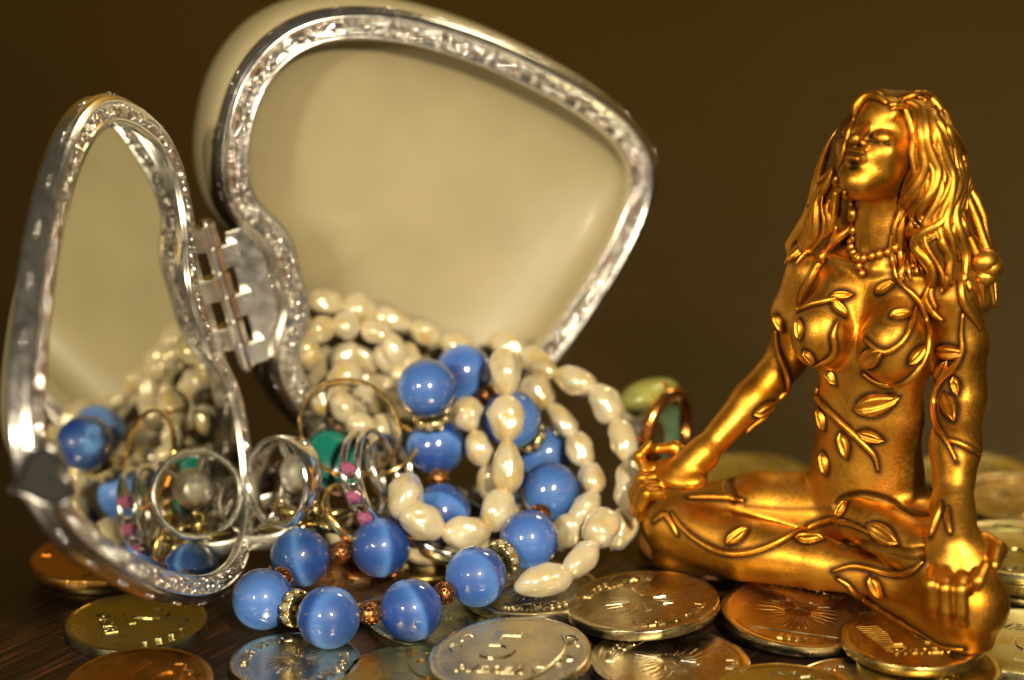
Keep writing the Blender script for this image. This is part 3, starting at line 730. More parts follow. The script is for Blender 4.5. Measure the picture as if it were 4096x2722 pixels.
pearl_strand(ph, hinv, Y((1636, 1400, 5.4), (1680, 1450, 5.2), (1640, 1500, 5.1), (1560, 1440, 5.2), (1510, 1400, 5.3)), .78)
pearl_strand(ph, hinv, Y((1250, 1560, 4.6), (1300, 1640, 4.5), (1400, 1650, 4.7), (1480, 1600, 5.2), (1430, 1530, 5.3), (1330, 1440, 5.3), (1410, 1390, 5.4), (1500, 1480, 5.5)), .80)
# the rest of the heap lying on the table between the two halves
hp = []
for k in range(44):
    a = k * .62; rr = .35 + 1.35 * (k % 15) / 15; z = .30 + .5 * (k // 15)
    hp.append((-1.5 + (rr * 1.25) * math.cos(a), 3.7 + rr * .6 * math.sin(a), .30 + .32 * (k // 15) + .1 * math.sin(k * 1.7)))
pearl_strand(ph, hinv, hp, .82, True)
hp = []
for k in range(30):
    a = k * .7 + 1; rr = .3 + .9 * (k % 10) / 10; z = 1.9 + .42 * (k // 10)
    hp.append((-1.9 + rr * 1.3 * math.cos(a), 5.35 + rr * .35 * math.sin(a), z + .15 * math.sin(k * 2.1)))
pearl_strand(ph, hinv, hp, .82, True)

# ------------------------------------------------------------------ rings
def band_mesh(r, wid, thick, n=72, m=12, wide=None):
    """finger ring about z; wide(angle) scales the band's width"""
    v = []; f = []
    for i in range(n):
        a = 2 * math.pi * i / n; k = wide(a) if wide else 1.0
        for j in range(m):
            b = 2 * math.pi * j / m
            rr = r + thick * .5 * math.cos(b) * (1 if math.cos(b) > 0 else .6); z = wid * .5 * k * math.copysign(abs(math.sin(b)) ** .7, math.sin(b))
            v.append((rr * math.cos(a), rr * math.sin(a), z))
    for i in range(n):
        for j in range(m):
            f.append((i * m + j, ((i + 1) % n) * m + j, ((i + 1) % n) * m + (j + 1) % m, i * m + (j + 1) % m))
    return mesh('band', v, f)
def ring_root(name, label, p, axis, spin=0, group=None):
    o = empty(name, p); o.matrix_basis = axis_mat(Vector(p), axis, spin); tag(o, label, 'ring' if 'ring' in name and 'ear' not in name else 'earring', group); return o
# silver ring with a domed ball
r1 = ring_root('silver_ring', 'wide silver ring with domed silver ball seen through its hoop', on_y(1130, 1930, 2.7), fibre((-.66, .12, .75)), R(90))
obj('band', band_mesh(.72, .50, .16, wide=lambda a: .75 + .35 * math.cos(a)), M['silver'], r1)
_b1 = r1.matrix_basis.inverted() @ on_y(1195, 1890, 3.0); _m = MB(); _m.ball(_b1, .36, 28, 16, (1, 1, .8)); _m.build('ball', M['oxsilver'], r1)
_m = MB()
for a in (-.5, .5):
    _d = Vector((_b1.x, _b1.y, 0)).normalized(); _d = Matrix.Rotation(a, 3, 'Z') @ _d
    _m.tube([_d * .8, _d * .75 + Vector((0, 0, _b1.z * .5)), _b1 * .9], .07, 8)
_m.build('shoulder', M['silver'], r1)
# double band ring with pink crystal
r2 = ring_root('crystal_ring', 'silver double-band ring with pink crystals standing on edge beside the blue bead', on_y(1482, 1905, 3.0), fibre((.93, .18, .35)), R(200))
for z in (-.13, .13):
    obj('band', band_mesh(.74, .13, .13), M['silver'], r2, mw=Matrix.Translation((0, 0, z)))
_m = MB()
for k in range(5): _m.tube([(.74 * math.cos(a), .74 * math.sin(a), -.16) for a in [R(-30 + 15 * k)]] + [(.74 * math.cos(R(-30 + 15 * k)), .74 * math.sin(R(-30 + 15 * k)), .16)], .03, 6)
_m.build('gallery', M['silver'], r2)
for k in range(4):
    bm = bmesh.new(); bmesh.ops.create_icosphere(bm, subdivisions=1, radius=.15)
    a = R(-48 + 32 * k); me = bm_mesh('crystal', bm)
    obj('crystal', me, M['pink'], r2, smooth=False, mw=Matrix.Translation((.86 * math.cos(a), .86 * math.sin(a), 0)) @ Matrix.Diagonal((.7, 1, 1.1, 1)))
# teal stone
r3 = ring_root('teal_ring', 'teal oval stone ring behind the thin gold hoop', on_y(1336, 1845, 3.7), fibre((.25, .35, .9)), R(20))
_m = MB(); _m.ball((0, 0, 0), .5, 32, 16, (.95, 1.15, .42)); _m.build('stone', M['teal'], r3)
_v, _f = lathe([(.50, -.12), (.56, -.10), (.555, .03), (.51, .05)], 40); obj('setting', mesh('setting', [(x * .95, y * 1.15, z) for x, y, z in _v], _f), M['chrome_dark'], r3)
obj('band', band_mesh(.75, .3, .12), M['silver'], r3, mw=Matrix.Translation((0, 0, -.72)) @ Matrix.Rotation(R(90), 4, 'X'))
# thin gold hoop
r4 = ring_root('gold_hoop_earring', 'thin faceted gold hoop hanging over the teal stone', on_y(1400, 1712, 3.35), fibre((.30, .35, .9)), R(10))
obj('hoop', band_mesh(.86, .10, .085, n=26, m=6), M['gold'], r4, smooth=False)
r5 = ring_root('gold_hoop_earring', 'second thin gold hoop tucked behind the silver double-band ring', on_y(1530, 1800, 3.9), fibre((-.2, .75, .6)), R(10))
obj('hoop', band_mesh(.62, .09, .08, n=48, m=8), M['gold'], r5)
# pale gold openwork piece in front of the silver ball
r6 = empty('gold_pendant', on_y(1235, 2075, 2.5)); tag(r6, 'pale gold bent leaf pendant lying below the silver ball ring', 'pendant')
_m = MB()
for k, (a, ln) in enumerate([(20, .85), (75, .55), (150, .75), (200, .9), (255, .5), (320, .8)]):
    d = Vector((math.cos(R(a)), .3 * math.sin(R(a)), .45 * math.sin(R(a)))); e = Vector((-math.sin(R(a)), .5, .3)) * .12
    _m.add([d * .05 - e, d * .05 + e, d * ln * .6 + e * 1.4, d * ln, d * ln * .6 - e * 1.4, d * .4 + Vector((0, -.06, .08))], [(0, 5, 1), (1, 5, 2), (2, 5, 3), (3, 5, 4), (4, 5, 0), (0, 1, 2, 3, 4)])
lf = _m.build('leaves', M['brass_setting'], r6); lf.modifiers.new('thick', 'SOLIDIFY').thickness = .05
_m = MB(); _m.tube([(-.5, 0, .15), (-.55, -.05, .3), (-.45, -.1, .38), (-.38, -.05, .25)], .035, 8); _m.build('loop', M['brass_setting'], r6)
# silver chain ring and small ring near the mirror
r7 = ring_root('silver_ring', 'plain silver ring lying flat under the pearl loop', on_y(1800, 2120, 3.3), fibre((.2, .8, .5)), 0)
obj('band', band_mesh(.8, .3, .1), M['silver'], r7)
r8 = ring_root('crystal_ring', 'silver ring with a big pink stone low behind the silver ball ring', on_y(1130, 1990, 4.2), fibre((-.6, .5, .5)), 0)
obj('band', band_mesh(.8, .22, .1), M['silver'], r8)
bm = bmesh.new(); bmesh.ops.create_icosphere(bm, subdivisions=2, radius=.22); obj('stone', bm_mesh('stone', bm), M['pink'], r8, smooth=False, mw=Matrix.Translation((-.85, 0, 0)))
# more of the tangle between the silver ball ring and the pearls
for k, (px, py, yy, ax, rad, wd, mt, lab) in enumerate([
    (1010, 2020, 3.4, (-.55, .55, .62), .72, .26, 'silver', 'silver band ring leaning behind the domed ball ring'),
    (1270, 1985, 3.6, (.25, .80, .55), .66, .20, 'silver', 'thin silver ring lying under the teal stone'),
    (1400, 2060, 2.7, (.70, .55, .45), .55, .16, 'gold', 'small gold ring beneath the pink crystal ring'),
    (1100, 2080, 3.1, (-.20, .90, .38), .78, .30, 'oxsilver', 'brushed silver ring lying flat under the ball ring'),
    (1560, 1880, 3.5, (.85, .30, .43), .60, .18, 'silver', 'slim silver ring standing between pink crystals and blue beads'),
    (905, 2060, 3.9, (-.7, .4, .6), .70, .34, 'silver', 'broad silver ring half hidden by the mirror edge')]):
    q = ring_root('silver_ring' if mt != 'gold' else 'gold_ring', lab, on_y(px, py, yy), fibre(ax), k)
    obj('band', band_mesh(rad, wd, .11), M[mt], q)
    if k in (0, 3, 5):
        for j in range(7):
            an = j * .22 - .7; mm = Matrix.Translation((math.cos(an) * (rad + .08), math.sin(an) * (rad + .08), 0)) @ Matrix.Scale(.85, 4)
            obj('stone', STONE, None, q, smooth=False, mw=mm)
# green stone ring by itself behind the figurine's hand
_ax = fibre((.78, .12, .62)).normalized(); _c9 = on_y(2709, 1722, 5.0) - _ax * .48
_tp = fibre((-.30, .95, .0)); _tp = (_tp - _ax * _tp.dot(_ax)).normalized(); _sd = _ax.cross(_tp)
r9 = empty('green_stone_ring', _c9)
r9.matrix_basis = Matrix(((_tp.x, _sd.x, _ax.x, _c9.x), (_tp.y, _sd.y, _ax.y, _c9.y), (_tp.z, _sd.z, _ax.z, _c9.z), (0, 0, 0, 1)))
tag(r9, 'gold and silver ring with yellow-green stone behind the figurine hand', 'ring')
_w9 = lambda a: .45 + .55 * max(0, math.cos(a)) ** 1.1
obj('band', band_mesh(.62, 1.0, .14, wide=_w9), M['chrome'], r9)
_m = MB()
for sg in (-1, 1):
    _m.tube([(.65 * math.cos(a), .65 * math.sin(a), sg * .5 * _w9(a)) for a in np.linspace(0, 2 * math.pi, 61)], .125, 10, caps=False)
_m.build('gold_edge', M['rosegold'], r9)
_m = MB(); _m.tube([(.70, -.42, .36), (.80, -.2, .28), (.82, 0, .42), (.80, .2, .28), (.70, .42, .36)], .06, 8); _m.build('gold_chevron', M['rosegold'], r9)
_m = MB(); _m.ball((.70, 0, .02), .5, 36, 18, (.55, 1.5, .92)); _m.build('stone', M['greenstone'], r9)
_v, _f = lathe([(.545, -.30), (.545, .30)], 60); obj('lining', mesh('lining', _v, _f), M['darkgreen'], r9)

# ------------------------------------------------------------------ gold figurine
FO = Vector((5.78, 1.98, .44)); FTH = R(-34)
FM = Matrix.Translation(FO) @ Matrix.Rotation(FTH, 4, 'Z'); FI = FM.inverted()
class Field:
    """signed distance field on a grid; primitives are blended in their own neighbourhood"""
    def __init__(s, lo, hi, h):
        s.lo = np.array(lo, float); s.h = h; s.n = np.ceil((np.array(hi) - s.lo) / h).astype(int) + 1
        s.d = np.full(s.n, .6, np.float32)
    def _box(s, lo, hi):
        a = np.clip(np.floor((np.array(lo) - s.lo) / s.h).astype(int), 0, s.n); b = np.clip(np.ceil((np.array(hi) - s.lo) / s.h).astype(int) + 1, 0, s.n)
        sl = tuple(slice(x, y) for x, y in zip(a, b))
        g = [(np.arange(x, y) * s.h + l).astype(np.float32) for x, y, l in zip(a, b, s.lo)]
        return sl, np.meshgrid(*g, indexing='ij')
    def blend(s, sl, p, k, mode='u'):
        d = s.d[sl]
        if mode == 'u':
            h = np.clip(.5 + .5 * (d - p) / k, 0, 1); s.d[sl] = d * (1 - h) + p * h - k * h * (1 - h)
        else:
            h = np.clip(.5 - .5 * (d + p) / k, 0, 1); s.d[sl] = d * (1 - h) - p * h + k * h * (1 - h)
    def cone(s, a, b, ra, rb, k=.15, mode='u'):
        a = np.array(a, float); b = np.array(b, float); m = max(ra, rb) + .45 + k
        sl, (X, Y_, Z) = s._box(np.minimum(a, b) - m, np.maximum(a, b) + m)
        ba = b - a; L2 = max(1e-9, ba @ ba)
        t = np.clip(((X - a[0]) * ba[0] + (Y_ - a[1]) * ba[1] + (Z - a[2]) * ba[2]) / L2, 0, 1)
        d = np.sqrt((X - a[0] - t * ba[0]) ** 2 + (Y_ - a[1] - t * ba[1]) ** 2 + (Z - a[2] - t * ba[2]) ** 2) - (ra + (rb - ra) * t)
        s.blend(sl, d, k, mode)
    def chain(s, pts, k=.12, mode='u'):
        for (p, r), (q, r2) in zip(pts, pts[1:]): s.cone(p, q, r, r2, k, mode)
    def ell(s, c, r, k=.15, axes=None, mode='u'):
        c = np.array(c, float); r = np.array(r, float); m = r.max() + .45 + k
        sl, (X, Y_, Z) = s._box(c - m, c + m)
        P = [X - c[0], Y_ - c[1], Z - c[2]]
        if axes is not None: P = [P[0] * a[0] + P[1] * a[1] + P[2] * a[2] for a in axes]
        q = [P[i] / r[i] for i in range(3)]; k0 = np.sqrt(q[0] ** 2 + q[1] ** 2 + q[2] ** 2) + 1e-6
        k1 = np.sqrt((q[0] / r[0]) ** 2 + (q[1] / r[1]) ** 2 + (q[2] / r[2]) ** 2) + 1e-6
        s.blend(sl, k0 * (k0 - 1) / k1, k, mode)
    def surface(s):
        """surface nets"""
        d = s.d; nx, ny, nz = d.shape; neg = d < 0
        cnt = np.zeros((nx - 1, ny - 1, nz - 1), np.int8)
        for i in (0, 1):
            for j in (0, 1):
                for k in (0, 1): cnt += neg[i:nx - 1 + i, j:ny - 1 + j, k:nz - 1 + k]
        act = (cnt > 0) & (cnt < 8); idx = np.argwhere(act)
        ids = np.full(act.shape, -1, np.int64); ids[act] = np.arange(len(idx))
        acc = np.zeros((len(idx), 3)); num = np.zeros(len(idx))
        cor = [(i, j, k) for i in (0, 1) for j in (0, 1) for k in (0, 1)]
        for a in range(8):
            for b in range(a + 1, 8):
                ca, cb = np.array(cor[a]), np.array(cor[b])
                if np.abs(ca - cb).sum() != 1: continue
                da = d[tuple((idx + ca).T)]; db = d[tuple((idx + cb).T)]; m = (da < 0) != (db < 0)
                t = np.where(m, da / np.where(m, da - db, 1), 0)
                p = ca + t[:, None] * (cb - ca); acc += p * m[:, None]; num += m
        V = (idx + acc / num[:, None]) * s.h + s.lo
        Fq = []
        for ax in range(3):
            o = [0, 0, 0]; o[ax] = 1
            A = neg[:nx - o[0], :ny - o[1], :nz - o[2]]; B = neg[o[0]:, o[1]:, o[2]:]
            e = np.argwhere(A != B); u, v = (ax + 1) % 3, (ax + 2) % 3
            ok = (e[:, u] > 0) & (e[:, v] > 0) & (e[:, u] < d.shape[u] - 1) & (e[:, v] < d.shape[v] - 1) ; e = e[ok]
            inside = A[tuple(e.T)]
            du = np.zeros(3, int); du[u] = 1; dv = np.zeros(3, int); dv[v] = 1
            q = np.stack([ids[tuple((e - du - dv).T)], ids[tuple((e - dv).T)], ids[tuple(e.T)], ids[tuple((e - du).T)]], 1)
            q[~inside] = q[~inside][:, ::-1]; Fq.append(q)
        Fq = np.concatenate(Fq); Fq = Fq[(Fq >= 0).all(1)]
        return V, Fq
def np_mesh(name, V, Fq):
    m = bpy.data.meshes.new(name); n = len(Fq)
    m.vertices.add(len(V)); m.vertices.foreach_set('co', V.astype(np.float32).ravel())
    m.loops.add(n * 4); m.loops.foreach_set('vertex_index', Fq.astype(np.int32).ravel())
    m.polygons.add(n); m.polygons.foreach_set('loop_start', np.arange(0, n * 4, 4, dtype=np.int32)); m.polygons.foreach_set('loop_total', np.full(n, 4, np.int32))
    m.update(calc_edges=True); return m
class Both:
    """the same shape sampled twice: whole figure, and the head again on a finer grid"""
    def __init__(s): s.a = Field((-3.9, -2.9, -.06), (3.5, 1.6, 6.75), .027); s.b = Field((-.95, -1.3, 6.2), (.95, 1.1, 8.5), .0125)
    def __getattr__(s, nm):
        def run(*p, **k):
            getattr(s.a, nm)(*p, **k); getattr(s.b, nm)(*p, **k)
        return run
    def surface(s):
        V1, F1 = s.a.surface(); V2, F2 = s.b.surface()
        F1 = F1[(V1[F1][:, :, 2] < 6.52).all(1)]; F2 = F2[(V2[F2][:, :, 2] > 6.46).all(1)]
        V = np.concatenate([V1, V2]); Fq = np.concatenate([F1, F2 + len(V1)])
        use = np.unique(Fq); mp = np.full(len(V), -1); mp[use] = np.arange(len(use)); return V[use], mp[Fq]
fd = Both()
# torso
fd.ell((0, .12, 1.15), (1.12, .78, .85), .2)
fd.ell((0, .08, 1.9), (.98, .68, .9), .3)
fd.ell((0, .05, 2.9), (.93, .60, .95), .35)
fd.ell((0, .08, 4.05), (1.02, .66, 1.0), .35)
fd.ell((0, .12, 4.85), (1.04, .54, .62), .3)
fd.cone((-.95, .14, 5.12), (.95, .14, 5.12), .34, .34, .3)
fd.cone((-.45, .2, 5.45), (.45, .2, 5.45), .22, .22, .3)
# collar bones
for sg in (-1, 1): fd.cone((sg * .10, -.27, 5.42), (sg * .85, -.10, 5.48), .06, .05, .12)
# bust
fd.ell((-.60, -.54, 4.28), (.52, .52, .55), .14); fd.ell((.62, -.54, 4.30), (.56, .56, .58), .14)
fd.cone((-.5, -.25, 4.95), (-.6, -.55, 4.5), .30, .40, .25); fd.cone((.5, -.25, 4.95), (.62, -.55, 4.5), .30, .42, .25)
# neck
fd.chain([((0, .16, 5.4), .40), ((0, .14, 6.0), .355), ((0, .06, 6.7), .38)], .2)
for sg in (-1, 1): fd.cone((sg * .12, -.20, 5.45), (sg * .33, .05, 6.5), .055, .06, .16)
# arms
fd.chain([((-1.22, .14, 5.08), .39), ((-1.50, .28, 4.3), .39), ((-1.68, .38, 3.45), .33), ((-2.0, -.25, 2.85), .31), ((-2.42, -1.12, 2.08), .22)], .14)
fd.chain([((1.26, .14, 5.08), .40), ((1.40, .26, 4.3), .42), ((1.44, .28, 3.45), .40), ((1.66, -.35, 2.8), .385), ((1.92, -.98, 2.02), .29)], .14)
# legs
fd.chain([((-.62, .15, .95), .78), ((-1.7, -.38, 1.02), .62), ((-2.92, -1.02, .70), .58)], .12)
fd.chain([((-2.92, -1.02, .70), .60), ((-1.6, -1.12, .60), .54), ((-.3, -1.0, .60), .44), ((.75, -1.0, .62), .32), ((1.6, -1.12, .66), .24)], .06)
fd.chain([((.62, .15, .95), .80), ((1.6, -.6, .95), .70), ((2.40, -1.26, .66), .61)], .2)
fd.chain([((2.40, -1.26, .66), .60), ((1.6, -1.12, 1.22), .44), ((.75, -.95, 1.42), .40), ((.30, -.85, 1.44), .36)], .07)
fd.cone((1.4, -1.0, .55), (2.1, -1.35, .45), .2, .25, .12)
# thin foot of the casting
fd.cone((-2.9, -1.05, .12), (-.5, -.35, .16), .42, .35, .12); fd.cone((2.4, -1.3, .12), (.4, -.3, .16), .45, .35, .12)
# hands: palm, thumb, four fingers
def hand(W, P, fwd, side, up, s=1.0):
    """W wrist, P palm centre, fwd along fingers, side towards the thumb, up out of the palm"""
    W, P, f_, sd, u = [Vector(x) for x in (W, P, fwd, side, up)]
    f_.normalize(); sd.normalize(); u.normalize()
    fd.chain([(W, .25 * s), (P - f_ * .05, .24 * s)], .1)
    fd.ell(P, (.34 * s, .36 * s, .17 * s), .08, axes=[tuple(sd), tuple(f_), tuple(u)])
    for i, (o, ln) in enumerate([(.24, .95), (.085, 1.05), (-.08, 1.0), (-.23, .82)]):
        b = P + f_ * .27 * s + sd * o * s
        if i == 0: q1 = b + f_ * .24 * s * ln + u * .14 * s; q2 = q1 + f_ * .06 * s + u * .18 * s + sd * .06; q3 = q2 - f_ * .16 * s + u * .05 * s + sd * .1
        else: q1 = b + f_ * .26 * s * ln + u * .10 * s; q2 = q1 + f_ * .15 * s * ln - u * .20 * s; q3 = q2 + f_ * .02 * s - u * .22 * s * ln
        fd.chain([(b, .085 * s), (q1, .085 * s), (q2, .078 * s), (q3, .062 * s)], .03)
    b = P - f_ * .12 * s + sd * .28 * s
    fd.chain([(b, .11 * s), (b + sd * .16 * s + f_ * .16 * s + u * .08 * s, .10 * s), (b + sd * .14 * s + f_ * .42 * s + u * .2 * s, .075 * s)], .05)
hand((-2.42, -1.12, 2.08), (-2.66, -1.46, 1.78), (-.62, -.62, -.30), (-.45, .72, .45), (.05, -.35, .93), 1.18)
hand((1.92, -.98, 2.02), (2.24, -1.50, 1.58), (.30, -.80, -.62), (.86, .45, .05), (.10, -.62, .78), 1.42)
# head, leaning back
HC = np.array([0.02, -.05, 7.30]); pt = R(33); yw = R(7)
hx = np.array([math.cos(yw), -math.sin(yw), 0.]); hf = np.array([-math.sin(yw) * math.cos(pt), -math.cos(yw) * math.cos(pt), math.sin(pt)]); hu = np.cross(hx, -hf); hu = hu if hu[2] > 0 else -hu
AX = [tuple(hx), tuple(hf), tuple(hu)]
def hp_(x, f_, u): return HC + hx * x + hf * f_ + hu * u
fd.ell(hp_(0, -.08, .22), (.60, .68, .66), .1, AX)
fd.ell(hp_(0, .12, -.18), (.55, .52, .70), .18, AX)
fd.ell(hp_(0, .38, -.72), (.28, .25, .22), .22, AX)                       # chin
for sg in (-1, 1):
    fd.ell(hp_(sg * .30, .42, -.16), (.22, .18, .20), .16, AX)            # cheek
    fd.ell(hp_(sg * .26, .71, .01), (.19, .12, .12), .09, AX, 's')        # eye socket
    fd.ell(hp_(sg * .265, .54, -.01), (.18, .14, .135), .025, AX)           # closed lid
    fd.cone(hp_(sg * .11, .645, -.095), hp_(sg * .42, .565, -.085), .036, .026, .015, 's')   # lash line groove
    fd.cone(hp_(sg * .13, .60, -.135), hp_(sg * .38, .535, -.12), .04, .03, .02)           # lower lid
fd.ell(hp_(0, .55, .44), (.38, .12, .22), .16, AX)                        # forehead
fd.cone(hp_(0, .64, .10), hp_(0, .82, -.18), .065, .10, .05)             # nose
for sg in (-1, 1):
    fd.ell(hp_(sg * .09, .71, -.205), (.08, .085, .065), .03, AX)
    fd.ell(hp_(sg * .055, .77, -.255), (.035, .045, .035), .02, AX, 's')
fd.ell(hp_(0, .60, -.39), (.18, .14, .13), .08, AX)                       # mouth mound
fd.cone(hp_(-.11, .70, -.345), hp_(.11, .70, -.345), .045, .045, .03); fd.cone(hp_(-.08, .70, -.455), hp_(.08, .70, -.455), .055, .055, .03)
fd.cone(hp_(-.15, .73, -.395), hp_(.15, .73, -.395), .028, .028, .012, 's')
fd.ell(hp_(0, .67, -.55), (.14, .08, .05), .05, AX, 's')
# flat underside
sl, (X_, Y_, Z_) = fd.a._box((-4, -3, -.1), (4, 2, .3)); fd.a.d[sl] = np.maximum(fd.a.d[sl], -Z_)
BV, BF = fd.surface()
def crease(bv, pts, r, conv):
    """groove cut along a line on the figure"""
    prev = None
    for x, y in catmull([np.array(conv(p), float) for p in pts], 8):
        h = bv.ray_cast(FI @ CAM, (FI.to_3x3() @ ray(x, y)).normalized())
        if h[0] is None: prev = None; continue
        if prev is not None and (h[0] - prev).length < .3: fd.cone(prev, h[0], r, r, .045, 's'); CREASE.append(h[0])
        prev = h[0]
CREASE = []
_bv = BVHTree.FromPolygons([tuple(v) for v in BV], [tuple(q) for q in BF.tolist()])
z3 = lambda p: (2400 + p[0] / 1.96, 1600 + p[1] / 1.96); z4 = lambda p: (3200 + p[0] / 1.907, 1900 + p[1] / 1.907)
crease(_bv, [(1050, 780), (1010, 650), (1080, 540), (1200, 480)], .06, z3)
crease(_bv, [(330, 550), (420, 525), (600, 555), (820, 605), (940, 590)], .07, z4)
crease(_bv, [(280, 240), (340, 190), (480, 165), (640, 200), (800, 270), (960, 300)], .06, z4)
BV, BF = fd.surface()
del fd
# hair mass
hd = Field((-2.3, -1.4, 3.6), (2.4, 2.2, 8.8), .03)
hd.ell(hp_(0, -.30, .32), (.70, .72, .72), .1, AX)
hd.cone(hp_(-.25, .12, .82), hp_(-.58, -.05, .45), .13, .15, .12); hd.cone(hp_(.26, .15, .82), hp_(.62, .02, .42), .14, .18, .12)
hd.chain([((-.60, .35, 7.45), .24), ((-.72, .38, 6.7), .26), ((-.92, .32, 6.0), .28), ((-1.30, .30, 5.35), .26)], .2)
hd.chain([((.68, .10, 7.5), .32), ((.82, .12, 6.7), .34), ((.98, .08, 6.0), .34), ((1.18, .02, 5.45), .26)], .2)
hd.chain([((0, .65, 7.5), .55), ((0, .85, 6.5), .6), ((0, .9, 5.5), .55), ((0, .9, 4.8), .35)], .3)
hd.chain([((.6, .5, 7.2), .4), ((.85, .6, 6.2), .45), ((1.25, .55, 5.4), .4), ((1.55, .45, 5.0), .25)], .3)
hd.chain([((-.6, .5, 7.2), .4), ((-.85, .6, 6.2), .42), ((-1.2, .55, 5.4), .35)], .3)
HV, HF = hd.surface(); del hd

def gold_mat():
    m = bpy.data.materials.new('antique_gold'); m.use_nodes = True; nt = m.node_tree; b = nt.nodes['Principled BSDF']
    b.inputs['Metallic'].default_value = 1.0
    at = nt.nodes.new('ShaderNodeAttribute'); at.attribute_name = 'patina'
    tc = nt.nodes.new('ShaderNodeTexCoord')
    n = nt.nodes.new('ShaderNodeTexNoise'); n.inputs['Scale'].default_value = 1.6; n.inputs['Detail'].default_value = 5; nt.links.new(tc.outputs['Object'], n.inputs['Vector'])
    r = nt.nodes.new('ShaderNodeValToRGB'); e = r.color_ramp.elements; e[0].position = .35; e[0].color = (.44, .172, .011, 1); e[1].position = .72; e[1].color = (.66, .318, .040, 1)
    nt.links.new(n.outputs['Fac'], r.inputs[0])
    n2 = nt.nodes.new('ShaderNodeTexNoise'); n2.inputs['Scale'].default_value = 11; n2.inputs['Detail'].default_value = 4; nt.links.new(tc.outputs['Object'], n2.inputs['Vector'])
    ml = nt.nodes.new('ShaderNodeMath'); ml.operation = 'MULTIPLY_ADD'; ml.inputs[1].default_value = .5; ml.inputs[2].default_value = -.2
    nt.links.new(n2.outputs['Fac'], ml.inputs[0])
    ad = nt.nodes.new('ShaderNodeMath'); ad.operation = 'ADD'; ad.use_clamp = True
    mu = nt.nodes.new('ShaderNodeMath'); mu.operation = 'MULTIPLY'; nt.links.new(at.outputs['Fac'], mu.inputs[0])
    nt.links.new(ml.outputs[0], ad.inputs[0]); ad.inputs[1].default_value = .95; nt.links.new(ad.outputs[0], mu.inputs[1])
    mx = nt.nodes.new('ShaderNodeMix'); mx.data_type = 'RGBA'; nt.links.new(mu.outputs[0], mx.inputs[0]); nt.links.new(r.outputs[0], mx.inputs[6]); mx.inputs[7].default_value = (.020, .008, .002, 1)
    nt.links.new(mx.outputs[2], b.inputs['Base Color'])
    rr = nt.nodes.new('ShaderNodeMapRange'); rr.inputs[3].default_value = .30; rr.inputs[4].default_value = .52; nt.links.new(n2.outputs['Fac'], rr.inputs[0]); nt.links.new(rr.outputs[0], b.inputs['Roughness'])
    m1 = nt.nodes.new('ShaderNodeMath'); m1.operation = 'MULTIPLY_ADD'; m1.inputs[1].default_value = -.15; m1.inputs[2].default_value = 1.0; nt.links.new(mu.outputs[0], m1.inputs[0]); nt.links.new(m1.outputs[0], b.inputs['Metallic'])
    m2_ = nt.nodes.new('ShaderNodeMath'); m2_.operation = 'MULTIPLY_ADD'; m2_.inputs[1].default_value = .22; nt.links.new(mu.outputs[0], m2_.inputs[0]); nt.links.new(rr.outputs[0], m2_.inputs[2]); nt.links.new(m2_.outputs[0], b.inputs['Roughness'])
    n3 = nt.nodes.new('ShaderNodeTexNoise'); n3.inputs['Scale'].default_value = 26; n3.inputs['Detail'].default_value = 3; nt.links.new(tc.outputs['Object'], n3.inputs['Vector'])
    bp = nt.nodes.new('ShaderNodeBump'); bp.inputs['Strength'].default_value = .22; bp.inputs['Distance'].default_value = .02; nt.links.new(n3.outputs['Fac'], bp.inputs['Height']); nt.links.new(bp.outputs[0], b.inputs['Normal'])
    return m
M['antique'] = gold_mat()
fig = empty('woman_figurine', FO); fig.rotation_euler = (0, 0, FTH)
tag(fig, 'gilded figurine of a long-haired woman sitting cross-legged, twined with leafy vines', 'figurine')
bvh_body = BVHTree.FromPolygons([tuple(v) for v in BV], [tuple(q) for q in BF.tolist()])
bvh_hair = BVHTree.FromPolygons([tuple(v) for v in HV], [tuple(q) for q in HF.tolist()])
camL = FI @ CAM; FR = FI.to_3x3()
def hit(px, py, hair=False, spread=0):
    """where the line of sight of a photo point meets the figure: (point, normal) in the figure's own axes"""
    d = (FR @ ray(px, py)).normalized(); best = None
    for bv in ((bvh_body, bvh_hair) if hair else (bvh_body,)):
        h = bv.ray_cast(camL, d)
        if h[0] is not None and (best is None or h[3] < best[3]): best = h
    if best is None:
        # just beside the silhouette: nearest surface point to the line of sight
        t0 = (Vector((0, -.4, 4)) - camL).dot(d); bd = None
        for bv in ((bvh_body, bvh_hair) if hair else (bvh_body,)):
            for k in np.linspace(-3, 3, 25):
                q = bv.find_nearest(camL + d * (t0 + k))
                if q[0] is not None and (bd is None or q[3] < bd[3]): bd = q
        best = bd
    return best[0], best[1]
PAT = []      # points where dark antiquing gathers: (position, reach)
def surf_path(pts, hair=False, n=5, lift=.0):
    H = [hit(x, y, hair) for x, y in catmull([np.array(p, float) for p in pts], n)]
    P = [h[0] for h in H]
    for _ in range(2):       # relax jumps between layers
        P = [P[0]] + [(P[i - 1] + P[i] * 2 + P[i + 1]) / 4 for i in range(1, len(P) - 1)] + [P[-1]]
    out = []
    for p in P:
        qs = [b.find_nearest(p) for b in ((bvh_body, bvh_hair) if hair else (bvh_body,))]
        q = min(qs, key=lambda z: z[3])
        # keep the path on the outermost surface
        out.append((q[0] + q[1] * lift, q[1]))
    return out
def vine(pts, r=.075, name='vine', hair=False, lift=.02, n=5, taper=True, pat=.05):
    H = surf_path(pts, hair, n, lift); m = len(H); mb = MB()
    rs = [r * (min(1, .45 + 2.2 * min(i, m - 1 - i) / max(1, m - 1)) if taper else 1) for i in range(m)]
    mb.tube([h[0] for h in H], rs, 10)
    for (p, n_), q in zip(H, rs): PAT.append((p, q + pat))
    return mb.build(name, M['antique'], fig)
